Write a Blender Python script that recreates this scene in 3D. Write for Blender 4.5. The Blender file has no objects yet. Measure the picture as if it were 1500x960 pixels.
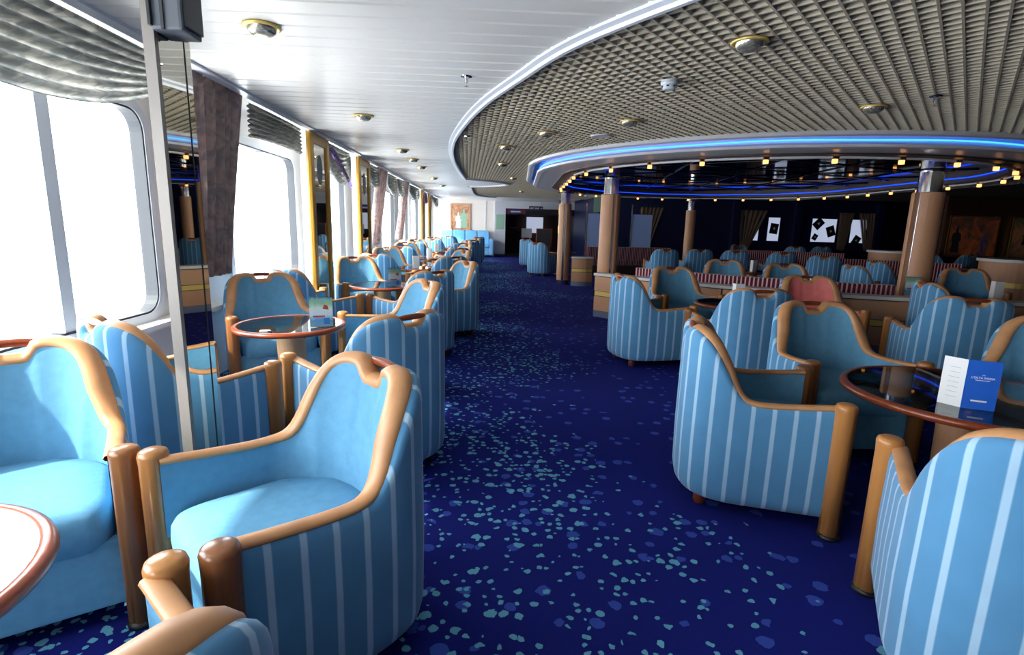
import bpy, bmesh, math, random
from mathutils import Vector, Matrix
random.seed(7)
SC = bpy.context.scene
COL = SC.collection
PI = math.pi

def lin(r, g=None, b=None):
    if g is None: r, g, b = r
    f = lambda c: (c/255/12.92) if c/255 <= .04045 else ((c/255+.055)/1.055)**2.4
    return (f(r), f(g), f(b), 1)

# ---------------------------------------------------------------- camera
F, VP, ROLL, CAMH = 780.0, (712.0, 327.3), .026, 1.35
Yc = Vector((VP[0]-750, VP[1]-480, F)).normalized()
Hd = Vector((math.cos(math.atan(ROLL)), math.sin(math.atan(ROLL)), 0))
Dn = Yc.cross(Hd).normalized()
if Dn.y < 0: Dn = -Dn
Xc = Dn.cross(Yc)
Rw = Matrix((Xc, Yc, -Dn))                      # world = Rw @ (right, down, forward)
right, down, fwd = Rw.col[0], Rw.col[1], Rw.col[2]
cam = bpy.data.objects.new('camera', bpy.data.cameras.new('camera'))
COL.objects.link(cam)
M = Matrix((right, -down, -fwd)).transposed().to_4x4()
M.translation = (0, 0, CAMH)
cam.matrix_world = M
cam.data.sensor_width = 36; cam.data.sensor_fit = 'HORIZONTAL'
cam.data.lens = F/1500*36
cam.data.clip_start = .02; cam.data.clip_end = 400
SC.camera = cam

# ---------------------------------------------------------------- world, sun, exposure
wd = bpy.data.worlds.new('sky'); SC.world = wd; wd.use_nodes = True
bg = wd.node_tree.nodes['Background']
bg.inputs[0].default_value = (.95, .97, 1.0, 1); bg.inputs[1].default_value = 12
sun = bpy.data.lights.new('sun', 'SUN'); sun.energy = 9; sun.angle = math.radians(1.2); sun.color = (1, .95, .86)
so = bpy.data.objects.new('sun', sun); COL.objects.link(so)
so.rotation_euler = Vector((1.0, .55, -.95)).to_track_quat('-Z', 'Y').to_euler()
vs = SC.view_settings
vs.view_transform = 'Standard'; vs.look = 'None'; vs.gamma = 1; vs.exposure = .3; vs.use_curve_mapping = False
SC.cycles.use_denoising = True
SC.cycles.max_bounces = 8; SC.cycles.diffuse_bounces = 4; SC.cycles.glossy_bounces = 4
SC.cycles.transmission_bounces = 4; SC.cycles.transparent_max_bounces = 12
SC.cycles.sample_clamp_indirect = 6; SC.cycles.caustics_reflective = False; SC.cycles.caustics_refractive = False

# ---------------------------------------------------------------- materials
MATS = {}
def mat(name, rgb=(200, 200, 200), rough=.6, metal=0, spec=.5, emit=None, estr=0, noise=None, bump=None, coat=0):
    """plain principled; noise=(scale, amount): value mottling; bump=(scale, strength)"""
    m = bpy.data.materials.new(name); m.use_nodes = True
    nt = m.node_tree; p = nt.nodes['Principled BSDF']
    c = lin(rgb)
    p.inputs['Base Color'].default_value = c
    p.inputs['Roughness'].default_value = rough; p.inputs['Metallic'].default_value = metal
    p.inputs['Specular IOR Level'].default_value = spec; p.inputs['Coat Weight'].default_value = coat
    if emit:
        p.inputs['Emission Color'].default_value = lin(emit); p.inputs['Emission Strength'].default_value = estr
    if noise or bump:
        tc = nt.nodes.new('ShaderNodeTexCoord')
    if noise:
        n = nt.nodes.new('ShaderNodeTexNoise'); n.inputs['Scale'].default_value = noise[0]; n.inputs['Detail'].default_value = 3
        nt.links.new(tc.outputs['Object'], n.inputs['Vector'])
        r = nt.nodes.new('ShaderNodeValToRGB')
        a = noise[1]
        r.color_ramp.elements[0].position = .3; r.color_ramp.elements[1].position = .7
        r.color_ramp.elements[0].color = (c[0]*(1-a), c[1]*(1-a), c[2]*(1-a), 1)
        r.color_ramp.elements[1].color = (min(1, c[0]*(1+a)), min(1, c[1]*(1+a)), min(1, c[2]*(1+a)), 1)
        nt.links.new(n.outputs['Fac'], r.inputs['Fac']); nt.links.new(r.outputs['Color'], p.inputs['Base Color'])
    if bump:
        n2 = nt.nodes.new('ShaderNodeTexNoise'); n2.inputs['Scale'].default_value = bump[0]; n2.inputs['Detail'].default_value = 2
        nt.links.new(tc.outputs['Object'], n2.inputs['Vector'])
        b = nt.nodes.new('ShaderNodeBump'); b.inputs['Strength'].default_value = bump[1]; b.inputs['Distance'].default_value = .01
        nt.links.new(n2.outputs['Fac'], b.inputs['Height']); nt.links.new(b.outputs['Normal'], p.inputs['Normal'])
    MATS[name] = m
    return m

def stripe_mat(name, base, line, period, width, axis=0, rough=.85, noise=.12, soft=.04):
    """stripes across the UV axis (in metres) on cloth"""
    m = bpy.data.materials.new(name); m.use_nodes = True
    nt = m.node_tree; p = nt.nodes['Principled BSDF']; L = nt.links.new
    p.inputs['Roughness'].default_value = rough; p.inputs['Specular IOR Level'].default_value = .2
    p.inputs['Sheen Weight'].default_value = .25; p.inputs['Sheen Roughness'].default_value = .5
    uv = nt.nodes.new('ShaderNodeTexCoord'); sp = nt.nodes.new('ShaderNodeSeparateXYZ'); L(uv.outputs['UV'], sp.inputs[0])
    a = nt.nodes.new('ShaderNodeMath'); a.operation = 'DIVIDE'; a.inputs[1].default_value = period; L(sp.outputs[axis], a.inputs[0])
    f = nt.nodes.new('ShaderNodeMath'); f.operation = 'FRACT'; L(a.outputs[0], f.inputs[0])
    r = nt.nodes.new('ShaderNodeValToRGB'); w = width/period
    e = r.color_ramp.elements
    e[0].position = 0; e[0].color = (0, 0, 0, 1); e[1].position = .5-w/2; e[1].color = (0, 0, 0, 1)
    for pos, v in ((.5-w/2+soft, 1), (.5+w/2-soft, 1), (.5+w/2, 0)):
        q = e.new(pos); q.color = (v, v, v, 1)
    L(f.outputs[0], r.inputs[0])
    n = nt.nodes.new('ShaderNodeTexNoise'); n.inputs['Scale'].default_value = 9; n.inputs['Detail'].default_value = 4; L(uv.outputs['Object'], n.inputs['Vector'])
    mx = nt.nodes.new('ShaderNodeMix'); mx.data_type = 'RGBA'
    mx.inputs[6].default_value = lin(base); mx.inputs[7].default_value = lin(line); L(r.outputs[0], mx.inputs[0])
    hs = nt.nodes.new('ShaderNodeHueSaturation'); L(mx.outputs[2], hs.inputs['Color'])
    mr = nt.nodes.new('ShaderNodeMapRange'); mr.inputs[3].default_value = 1-noise; mr.inputs[4].default_value = 1+noise; L(n.outputs['Fac'], mr.inputs[0]); L(mr.outputs[0], hs.inputs['Value'])
    L(hs.outputs[0], p.inputs['Base Color'])
    MATS[name] = m
    return m

def wood_mat(name, c1, c2, rough=.3, vary=True):
    m = bpy.data.materials.new(name); m.use_nodes = True
    nt = m.node_tree; p = nt.nodes['Principled BSDF']; L = nt.links.new
    p.inputs['Roughness'].default_value = rough; p.inputs['Coat Weight'].default_value = .25; p.inputs['Coat Roughness'].default_value = .2
    tc = nt.nodes.new('ShaderNodeTexCoord'); mp = nt.nodes.new('ShaderNodeMapping'); mp.inputs['Scale'].default_value = (40, 40, 3)
    L(tc.outputs['Object'], mp.inputs[0])
    n = nt.nodes.new('ShaderNodeTexNoise'); n.inputs['Scale'].default_value = 1.2; n.inputs['Detail'].default_value = 4; L(mp.outputs[0], n.inputs['Vector'])
    oi = nt.nodes.new('ShaderNodeObjectInfo')
    ad = nt.nodes.new('ShaderNodeMath'); ad.operation = 'MULTIPLY_ADD'; ad.inputs[1].default_value = .45
    L(n.outputs['Fac'], ad.inputs[0])
    if vary: 
        mm = nt.nodes.new('ShaderNodeMath'); mm.operation = 'MULTIPLY'; mm.inputs[1].default_value = .75
        L(oi.outputs['Random'], mm.inputs[0]); L(mm.outputs[0], ad.inputs[2])
    else: ad.inputs[2].default_value = .2
    r = nt.nodes.new('ShaderNodeMix'); r.data_type = 'RGBA'; r.inputs[6].default_value = lin(c1); r.inputs[7].default_value = lin(c2)
    L(ad.outputs[0], r.inputs[0]); L(r.outputs[2], p.inputs['Base Color'])
    MATS[name] = m
    return m

def glass_mat(name, tint, gloss=.12, rough=.02, fres=1.45):
    m = bpy.data.materials.new(name); m.use_nodes = True
    nt = m.node_tree; L = nt.links.new
    for n in list(nt.nodes):
        if n.type == 'BSDF_PRINCIPLED': nt.nodes.remove(n)
    out = [n for n in nt.nodes if n.type == 'OUTPUT_MATERIAL'][0]
    t = nt.nodes.new('ShaderNodeBsdfTransparent'); t.inputs[0].default_value = tint
    g = nt.nodes.new('ShaderNodeBsdfGlossy'); g.inputs['Roughness'].default_value = rough
    lw = nt.nodes.new('ShaderNodeLayerWeight'); lw.inputs[0].default_value = .5
    fr = nt.nodes.new('ShaderNodeMath'); fr.operation = 'POWER'; fr.inputs[1].default_value = 4.5; L(lw.outputs['Facing'], fr.inputs[0])
    ad = nt.nodes.new('ShaderNodeMath'); ad.operation = 'ADD'; ad.inputs[1].default_value = gloss; ad.use_clamp = True
    L(fr.outputs[0], ad.inputs[0])
    mx = nt.nodes.new('ShaderNodeMixShader'); L(ad.outputs[0], mx.inputs[0]); L(t.outputs[0], mx.inputs[1]); L(g.outputs[0], mx.inputs[2])
    L(mx.outputs[0], out.inputs[0])
    MATS[name] = m
    return m

def carpet_mat():
    m = bpy.data.materials.new('carpet'); m.use_nodes = True
    nt = m.node_tree; p = nt.nodes['Principled BSDF']; L = nt.links.new
    p.inputs['Roughness'].default_value = .95; p.inputs['Specular IOR Level'].default_value = .1
    tc = nt.nodes.new('ShaderNodeTexCoord')
    def N(t, **k):
        n = nt.nodes.new(t)
        for a, v in k.items(): setattr(n, a, v)
        return n
    def mth(op, a, b):
        n = N('ShaderNodeMath', operation=op)
        for i, v in enumerate((a, b)):
            if v is None: continue
            if isinstance(v, (int, float)): n.inputs[i].default_value = v
            else: L(v, n.inputs[i])
        return n.outputs[0]
    # gentle distortion so that spots are not perfect discs
    dn = N('ShaderNodeTexNoise'); dn.inputs['Scale'].default_value = 28; L(tc.outputs['Object'], dn.inputs['Vector'])
    vm = N('ShaderNodeVectorMath', operation='MULTIPLY_ADD'); L(dn.outputs['Color'], vm.inputs[0]); vm.inputs[1].default_value = (.03, .03, 0); L(tc.outputs['Object'], vm.inputs[2])
    den = N('ShaderNodeTexNoise'); den.inputs['Scale'].default_value = .55; den.inputs['Detail'].default_value = 1.5; L(tc.outputs['Object'], den.inputs['Vector'])
    sx = N('ShaderNodeSeparateXYZ'); L(tc.outputs['Object'], sx.inputs[0])
    def spots(scale, lo, hi, thr0, seed):
        mp = N('ShaderNodeMapping'); mp.inputs['Location'].default_value = (seed, seed*1.7, 0); L(vm.outputs[0], mp.inputs[0])
        v = N('ShaderNodeTexVoronoi', voronoi_dimensions='2D'); v.inputs['Scale'].default_value = scale; L(mp.outputs[0], v.inputs['Vector'])
        s = N('ShaderNodeSeparateColor'); L(v.outputs['Color'], s.inputs[0])
        rad = mth('MULTIPLY_ADD', s.outputs[0], hi-lo); nt.nodes[-1].inputs[2].default_value = lo
        inside = mth('LESS_THAN', v.outputs['Distance'], rad)
        keep = mth('LESS_THAN', s.outputs[1], thr0)
        return mth('MULTIPLY', inside, keep)
    dens = mth('SUBTRACT', den.outputs['Fac'], .5)
    gap = mth('MULTIPLY', sx.outputs[0], -.22)                       # more spots along the window side of the aisle
    thr = mth('ADD', mth('ADD', mth('MULTIPLY', dens, 1.9), gap), .26)
    thr2 = mth('ADD', mth('MULTIPLY', dens, .6), .26)
    a = spots(17, .12, .36, thr, 0); b = spots(25, .12, .36, thr, 3.3); c = spots(11, .14, .34, thr2, 8.1)
    cy = mth('MAXIMUM', a, b)
    fn = N('ShaderNodeTexNoise'); fn.inputs['Scale'].default_value = 260; L(tc.outputs['Object'], fn.inputs['Vector'])
    m1 = N('ShaderNodeMix', data_type='RGBA'); m1.inputs[6].default_value = lin(23, 30, 106); m1.inputs[7].default_value = lin(52, 74, 158); L(c, m1.inputs[0])
    m2 = N('ShaderNodeMix', data_type='RGBA'); m2.inputs[7].default_value = lin(98, 164, 186); L(m1.outputs[2], m2.inputs[6]); L(cy, m2.inputs[0])
    hs = N('ShaderNodeHueSaturation'); L(m2.outputs[2], hs.inputs['Color'])
    mr = N('ShaderNodeMapRange'); mr.inputs[3].default_value = .75; mr.inputs[4].default_value = 1.25; L(fn.outputs['Fac'], mr.inputs[0]); L(mr.outputs[0], hs.inputs['Value'])
    L(hs.outputs[0], p.inputs['Base Color'])
    bp = N('ShaderNodeBump'); bp.inputs['Strength'].default_value = .3; bp.inputs['Distance'].default_value = .004; L(fn.outputs['Fac'], bp.inputs['Height']); L(bp.outputs['Normal'], p.inputs['Normal'])
    MATS['carpet'] = m

carpet_mat()
stripe_mat('stripe_blue', (84, 142, 184), (164, 198, 222), .088, .022)
stripe_mat('stripe_red', (96, 24, 40), (214, 180, 184), .05, .022, soft=.1)
mat('blue_cloth', (100, 154, 186), .9, spec=.15, noise=(30, .06), bump=(220, .1))
mat('pink_cloth', (232, 128, 124), .9, spec=.15, noise=(14, .08))
mat('leather', (196, 142, 96), .42, noise=(12, .12))
mat('leather_pad', (198, 146, 108), .5, noise=(3, .06))
wood_mat('post_wood', (92, 38, 22), (196, 134, 72))
wood_mat('rim_wood', (96, 32, 18), (158, 76, 34), vary=False)
mat('black_rubber', (18, 18, 20), .5)
mat('plank_white', (226, 223, 216), .32)
mat('plank_gap', (150, 134, 112), .8)
mat('void_dark', (72, 64, 54), .9)
mat('lattice', (184, 174, 154), .6)
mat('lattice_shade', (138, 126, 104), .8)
mat('trim_white', (214, 218, 226), .3)
mat('canopy_grey', (206, 204, 208), .32)
mat('canopy_dark', (60, 48, 46), .5)
mat('neon_blue', (20, 60, 200), .4, emit=(14, 70, 255), estr=1.5)
mat('neon_cyan', (70, 150, 230), .4, emit=(60, 160, 255), estr=1.9)
mat('amber_lamp', (255, 190, 120), .4, emit=(255, 168, 92), estr=2.2)
mat('dark_mirror', (46, 50, 56), .06, metal=1)
mat('mirror', (214, 210, 196), .015, metal=1)
mat('chrome', (205, 206, 208), .12, metal=1)
mat('brushed_steel', (150, 144, 138), .38, metal=1)
mat('pillar_steel', (140, 134, 128), .45, metal=.35)
mat('brass', (206, 170, 84), .22, metal=1)
mat('brass_bright', (232, 200, 112), .34, metal=.35)
mat('reflector', (232, 224, 200), .22, metal=.85)
mat('gold_frame', (176, 132, 52), .3, metal=.7)
mat('wall_cream', (236, 234, 230), .6)
mat('wall_pink', (240, 228, 218), .6)
mat('wall_grey', (196, 196, 202), .6)
mat('frame_white', (214, 220, 226), .35)
mat('gasket', (40, 44, 50), .6)
mat('wall_navy', (16, 24, 62), .35)
mat('wall_black', (9, 9, 12), .5)
mat('wall_brown', (62, 32, 24), .4)
mat('corridor_brown', (70, 44, 36), .6)
mat('ledge_white', (216, 212, 206), .35)
mat('kick_metal', (128, 140, 168), .35, metal=.5)
mat('speaker_grey', (92, 98, 106), .5)
mat('speaker_dark', (38, 42, 48), .5)
mat('paper_white', (240, 240, 240), .6)
mat('paper_blue', (36, 104, 214), .5)
mat('sign_magenta', (84, 14, 58), .5)
mat('sign_navy', (20, 26, 66), .5)
mat('sofa_blue', (120, 184, 226), .8, noise=(6, .06))
mat('detector', (206, 214, 222), .4)
mat('chalk', (50, 52, 56), .7, noise=(60, .9))
mat('green_sheet', (140, 178, 152), .6)
mat('pale_glass', (150, 176, 222), .15)
mat('lit_window', (190, 200, 225), .5, emit=(200, 212, 240), estr=.55)
mat('drape_dim', (120, 98, 82), .9)
mat('card_black', (20, 20, 24), .6)
glass_mat('table_glass', (.50, .60, .62, 1), .06)
glass_mat('window_glass', (.97, .99, 1, 1), .0)
glass_mat('acrylic', (.92, .95, .96, 1), .03)

def curtain_mat(name, c1, c2, scale=9, trans=0):
    m = mat(name, c1, .9, spec=.1)
    nt = m.node_tree; p = nt.nodes['Principled BSDF']; L = nt.links.new
    tc = nt.nodes.new('ShaderNodeTexCoord')
    n = nt.nodes.new('ShaderNodeTexNoise'); n.inputs['Scale'].default_value = scale; n.inputs['Detail'].default_value = 5; n.inputs['Distortion'].default_value = 1.5
    L(tc.outputs['Object'], n.inputs['Vector'])
    r = nt.nodes.new('ShaderNodeValToRGB'); r.color_ramp.elements[0].position = .4; r.color_ramp.elements[1].position = .62
    r.color_ramp.elements[0].color = lin(c1); r.color_ramp.elements[1].color = lin(c2)
    L(n.outputs['Fac'], r.inputs[0]); L(r.outputs[0], p.inputs['Base Color'])
    if trans:
        tr = nt.nodes.new('ShaderNodeBsdfTranslucent'); L(r.outputs[0], tr.inputs[0])
        mx = nt.nodes.new('ShaderNodeMixShader'); mx.inputs[0].default_value = trans
        out = [q for q in nt.nodes if q.type == 'OUTPUT_MATERIAL'][0]
        L(p.outputs[0], mx.inputs[1]); L(tr.outputs[0], mx.inputs[2]); L(mx.outputs[0], out.inputs[0])
curtain_mat('curtain', (160, 150, 150), (200, 180, 174), trans=.55)
curtain_mat('valance', (172, 174, 172), (222, 220, 214), trans=.68)
curtain_mat('valance_violet', (118, 96, 160), (190, 164, 204), trans=.55)
curtain_mat('painting_a', (120, 88, 76), (232, 120, 70), 2.2)
curtain_mat('painting_b', (96, 104, 84), (226, 150, 100), 1.6)
curtain_mat('painting_c', (168, 118, 88), (206, 164, 130), 5)

# ---------------------------------------------------------------- geometry helpers
def finish(name, bm, m, parent=None, smooth=False):
    me = bpy.data.meshes.new(name)
    bmesh.ops.recalc_face_normals(bm, faces=bm.faces[:])
    bm.to_mesh(me); bm.free()
    if smooth:
        for p in me.polygons: p.use_smooth = True
    me.materials.append(MATS[m])
    o = bpy.data.objects.new(name, me); COL.objects.link(o)
    if parent: o.parent = parent
    return o

def share(name, me, parent=None, loc=(0, 0, 0), rz=0):
    o = bpy.data.objects.new(name, me); COL.objects.link(o)
    o.location = loc; o.rotation_euler = (0, 0, rz)
    if parent: o.parent = parent
    return o

def tag(o, label, cat, group=None):
    o['label'] = label; o['category'] = cat
    if group: o['group'] = group
    return o

def struct(o, label=None):
    o['kind'] = 'structure'
    if label: o['label'] = label
    return o

def empty(name, loc=(0, 0, 0), rz=0):
    o = bpy.data.objects.new(name, None); COL.objects.link(o)
    o.location = loc; o.rotation_euler = (0, 0, rz); o.empty_display_size = .1
    return o

def copy_tree(o, parent=None):
    c = o.copy(); COL.objects.link(c); c.parent = parent
    for ch in [x for x in bpy.data.objects if x.parent == o]: copy_tree(ch, c)
    return c

def box(bm, x0, x1, y0, y1, z0, z1):
    v = [bm.verts.new(p) for p in ((x0, y0, z0), (x1, y0, z0), (x1, y1, z0), (x0, y1, z0), (x0, y0, z1), (x1, y0, z1), (x1, y1, z1), (x0, y1, z1))]
    for f in ((3, 2, 1, 0), (4, 5, 6, 7), (0, 1, 5, 4), (1, 2, 6, 5), (2, 3, 7, 6), (3, 0, 4, 7)): bm.faces.new([v[i] for i in f])
    return v

def obox(name, m, x0, x1, y0, y1, z0, z1, parent=None, bevel=0):
    bm = bmesh.new(); box(bm, x0, x1, y0, y1, z0, z1)
    if bevel: bmesh.ops.bevel(bm, geom=bm.edges[:], offset=bevel, segments=2, affect='EDGES', profile=.6)
    return finish(name, bm, m, parent, smooth=False)

def lathe(bm, prof, n=24, cx=0, cy=0, a0=0, a1=2*PI):
    full = abs(a1-a0-2*PI) < 1e-6
    k = n if full else n+1
    rings = []
    for i in range(k):
        a = a0+(a1-a0)*i/n
        rings.append([bm.verts.new((cx+r*math.cos(a), cy+r*math.sin(a), z)) for r, z in prof])
    for i in range(n):
        A, B = rings[i], rings[(i+1) % k]
        for j in range(len(prof)-1):
            bm.faces.new((A[j], B[j], B[j+1], A[j+1]))
    bmesh.ops.remove_doubles(bm, verts=bm.verts[:], dist=1e-5)

def tube(bm, pts, r, n=10, closed=False, rz=None):
    """swept tube; r may be a list"""
    pts = [Vector(p) for p in pts]; N = len(pts); rings = []
    for i, p in enumerate(pts):
        a = pts[(i-1) % N] if (closed or i > 0) else p
        b = pts[(i+1) % N] if (closed or i < N-1) else p
        t = (b-a).normalized()
        up = Vector((0, 0, 1)) if abs(t.z) < .95 else Vector((1, 0, 0))
        u = t.cross(up).normalized(); w = u.cross(t).normalized()
        rr = r[i] if isinstance(r, (list, tuple)) else r
        r2 = rz if rz else rr
        rings.append([bm.verts.new(p+u*rr*math.cos(2*PI*k/n)+w*r2*math.sin(2*PI*k/n)) for k in range(n)])
    for i in range(N if closed else N-1):
        A, B = rings[i], rings[(i+1) % N]
        for k in range(n): bm.faces.new((A[k], A[(k+1) % n], B[(k+1) % n], B[k]))
    if not closed:
        bm.faces.new(rings[0][::-1]); bm.faces.new(rings[-1])

def loft(bm, rows, closed_u=False, closed_v=False, uv=None):
    """rows: list of lists of points"""
    V = [[bm.verts.new(p) for p in r] for r in rows]
    nu, nv = len(V), len(V[0]); F_ = []
    lay = bm.loops.layers.uv.verify() if uv else None
    for i in range(nu if closed_u else nu-1):
        for j in range(nv if closed_v else nv-1):
            i2, j2 = (i+1) % nu, (j+1) % nv
            try: f = bm.faces.new((V[i][j], V[i2][j], V[i2][j2], V[i][j2]))
            except ValueError: continue
            if uv:
                for lp, (a, b) in zip(f.loops, ((i, j), (i2, j), (i2, j2), (i, j2))): lp[lay].uv = uv(a, b)
    return V

def interp(tab, x):
    if x <= tab[0][0]: return tab[0][1]
    for (a, b), (c, d) in zip(tab, tab[1:]):
        if x <= c:
            t = (x-a)/(c-a)
            return b+(d-b)*t
    return tab[-1][1]

def hermite(tab, x):
    """smooth interpolation through the table"""
    if x <= tab[0][0]: return tab[0][1]
    if x >= tab[-1][0]: return tab[-1][1]
    for i in range(len(tab)-1):
        x0, y0 = tab[i]; x1, y1 = tab[i+1]
        if x <= x1:
            def sl(k):
                if k == 0 or k == len(tab)-1: 
                    return 0
                return (tab[k+1][1]-tab[k-1][1])/(tab[k+1][0]-tab[k-1][0])
            h = x1-x0; t = (x-x0)/h; m0, m1 = sl(i)*h, sl(i+1)*h
            return (2*t**3-3*t*t+1)*y0+(t**3-2*t*t+t)*m0+(-2*t**3+3*t*t)*y1+(t**3-t*t)*m1

def smooth_path(pts, it=3, closed=False):
    pts = [Vector(p) for p in pts]
    for _ in range(it):
        q = []
        n = len(pts)
        if not closed: q.append(pts[0])
        for i in range(n if closed else n-1):
            a, b = pts[i], pts[(i+1) % n]
            q += [a*.75+b*.25, a*.25+b*.75]
        if not closed: q.append(pts[-1])
        pts = q
    return pts

def text(name, body, size, m, loc, rot, parent=None, align='CENTER', ext=.0008):
    cu = bpy.data.curves.new(name, 'FONT'); cu.body = body; cu.size = size; cu.align_x = align; cu.align_y = 'CENTER'; cu.extrude = ext
    o = bpy.data.objects.new(name, cu); COL.objects.link(o)
    dg = bpy.context.evaluated_depsgraph_get()
    me = bpy.data.meshes.new_from_object(o.evaluated_get(dg))
    bpy.data.objects.remove(o); me.materials.clear(); me.materials.append(MATS[m])
    o = bpy.data.objects.new(name, me); COL.objects.link(o)
    o.location = loc; o.rotation_euler = rot
    if parent: o.parent = parent
    return o

# ================================================================= SHELL OF THE ROOM
ZC = 2.27                     # plank ceiling
XW = -2.30                    # window wall, inner face
XE = -1.80                    # ceiling edge above the windows
YE = 22.5                     # end wall
YB = -7.0                     # wall behind the camera
XR = 17.0
struct(obox('floor', 'carpet', XW-.2, XR+.2, YB-.2, YE+5, -.05, 0), 'dark navy carpet scattered with cyan and blue spots')

# lattice edge: X of the border between white planks and beige lattice, as a function of Y
EDGE = [(-3.2, 5.2), (-1.5, 4.2), (0, 3.0), (.8, 2.2), (1.4, 1.55), (1.9, 1.1), (2.37, .75), (2.95, .42), (3.6, .2), (4.3, -.01), (5.2, -.2), (6.4, -.38), (7.7, -.47), (9.2, -.49), (11.6, -.45), (14.2, -.42), (18, -.35), (19.2, .0), (19.6, .4)]
def xb(y): return hermite(EDGE, y) if y < 19.6 else 99
def wedge(x, y): return 11.7 < y < 14.1 and x < .5-.95*((y-12.9)/1.2)**2
KC = 1.083
STC1, STC2 = (4.05*KC, 7.95*KC), (4.2*KC, 10.3*KC)
kz = lambda z: CAMH+(z-CAMH)*KC
def stad_r(x, y):
    """distance from the spine of the oval canopy"""
    ax, ay = STC1; bx, by = STC2
    t = max(0, min(1, ((x-ax)*(bx-ax)+(y-ay)*(by-ay))/((bx-ax)**2+(by-ay)**2)))
    return math.hypot(x-ax-t*(bx-ax), y-ay-t*(by-ay))

ceil = struct(obox('ceiling', 'void_dark', XW-.2, XR+.2, YB-.2, YE+5, 2.40, 2.46))
# white planks, one object each
PW = .1567
y = -1.2
k = 0
bmw = bmesh.new()
while y < YE-.02:
    y1 = min(y+PW-.011, YE)
    xa, xc = min(xb(y), 3.4), min(xb(y1), 3.4)
    if wedge(0, y): xa = xc = max(xa, .5-.95*((y-12.9)/1.2)**2)
    bm = bmesh.new()
    lo = [(XE, y), (xa, y), (xc, y1), (XE, y1)]
    e = .012
    mid = [(XE, y), (xa, y), (xc, y1), (XE, y1)]
    vb = [bm.verts.new((px, py+(e if i < 2 else -e*.3), ZC)) for i, (px, py) in enumerate(lo)]
    vm_ = [bm.verts.new((px, py, ZC+.010)) for px, py in mid]
    vt = [bm.verts.new((px, py, ZC+.02)) for px, py in mid]
    bm.faces.new(vb); bm.faces.new(vt[::-1])
    for i in range(4):
        j = (i+1) % 4
        bm.faces.new((vb[i], vm_[i], vm_[j], vb[j])); bm.faces.new((vm_[i], vt[i], vt[j], vm_[j]))
    finish('plank', bm, 'plank_white', ceil)
    y += PW; k += 1
bm = bmesh.new(); loft(bm, [[(XE-.02, -1.3+i*.15, ZC+.0195), (min(xb(-1.3+i*.15), 3.4)+.01 if -1.3+i*.15 < 19.5 else .4, -1.3+i*.15, ZC+.0195)] for i in range(159)]); finish('plank_backing', bm, 'plank_gap', ceil)

# lattice slats in two diagonal directions
SP = .0775
slats = []
ang = math.radians(43)
for di, (ux, uy) in enumerate(((math.sin(ang), math.cos(ang)), (-math.cos(ang), math.sin(ang)))):
    nx, ny = uy, -ux
    cs = [x*nx+y*ny for x in (-.6, 9.5) for y in (.4, 19.6)]
    i0, i1 = int(min(cs)/SP), int(max(cs)/SP)+1
    for i in range(i0, i1+1):
        o_ = i*SP
        # march along the slat
        start = None; t = -24.0
        while t < 24:
            x, yy = nx*o_+ux*t, ny*o_+uy*t
            ok = .9 < yy < 19.6 and x < 9.5 and x > xb(yy)+.01 and not wedge(x, yy) and stad_r(x, yy) > 3.42*KC and (yy < 16.6 or x < 3.6)
            if ok and start is None: start = t
            if (not ok or t+.03 >= 24) and start is not None:
                if t-start > .06: slats.append((di, o_, start, t-.03))
                start = None
            t += .03
dirs = ((math.sin(ang), math.cos(ang)), (-math.cos(ang), math.sin(ang)))
def slat_near(s):
    di, o_, a, b = s; ux, uy = dirs[di]; nx, ny = uy, -ux
    best = 99
    for t in (a, (a*3+b)/4, (a+b)/2, (a+3*b)/4, b):
        x, yy = nx*o_+ux*t, ny*o_+uy*t
        if yy > 1.6 and x < yy*1.15+.3: best = min(best, math.hypot(x, yy))
    return best
slats.sort(key=slat_near)
rest = bmesh.new()
def add_slat(bm, s):
    di, o_, a, b = s; ux, uy = dirs[di]; nx, ny = uy, -ux
    h = .0055
    zl, zh = ZC+.008, ZC+.052
    if di: zl += .001
    P = []
    for t in (a, b):
        for w in (-h, h):
            P.append((nx*(o_+w)+ux*t, ny*(o_+w)+uy*t))
    lo_ = [bm.verts.new((p[0], p[1], zl)) for p in P]; hi_ = [bm.verts.new((p[0], p[1], zh)) for p in P]
    bm.faces.new((lo_[0], lo_[1], lo_[3], lo_[2])); bm.faces.new((hi_[0], hi_[2], hi_[3], hi_[1]))
    for a_, b_ in ((0, 1), (1, 3), (3, 2), (2, 0)): bm.faces.new((lo_[a_], lo_[b_], hi_[b_], hi_[a_]))
for i, s in enumerate(slats):
    if i < 300:
        bm = bmesh.new(); add_slat(bm, s); finish('lattice_slat', bm, 'lattice', ceil)
    else: add_slat(rest, s)
r_ = finish('lattice_slats_far', rest, 'lattice', ceil); r_['kind'] = 'stuff'
# backing just above the lattice
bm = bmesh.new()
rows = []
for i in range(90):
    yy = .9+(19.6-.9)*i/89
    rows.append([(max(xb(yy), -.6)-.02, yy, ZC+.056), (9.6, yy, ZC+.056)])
loft(bm, rows); finish('lattice_backing', bm, 'lattice_shade', ceil)

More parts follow.
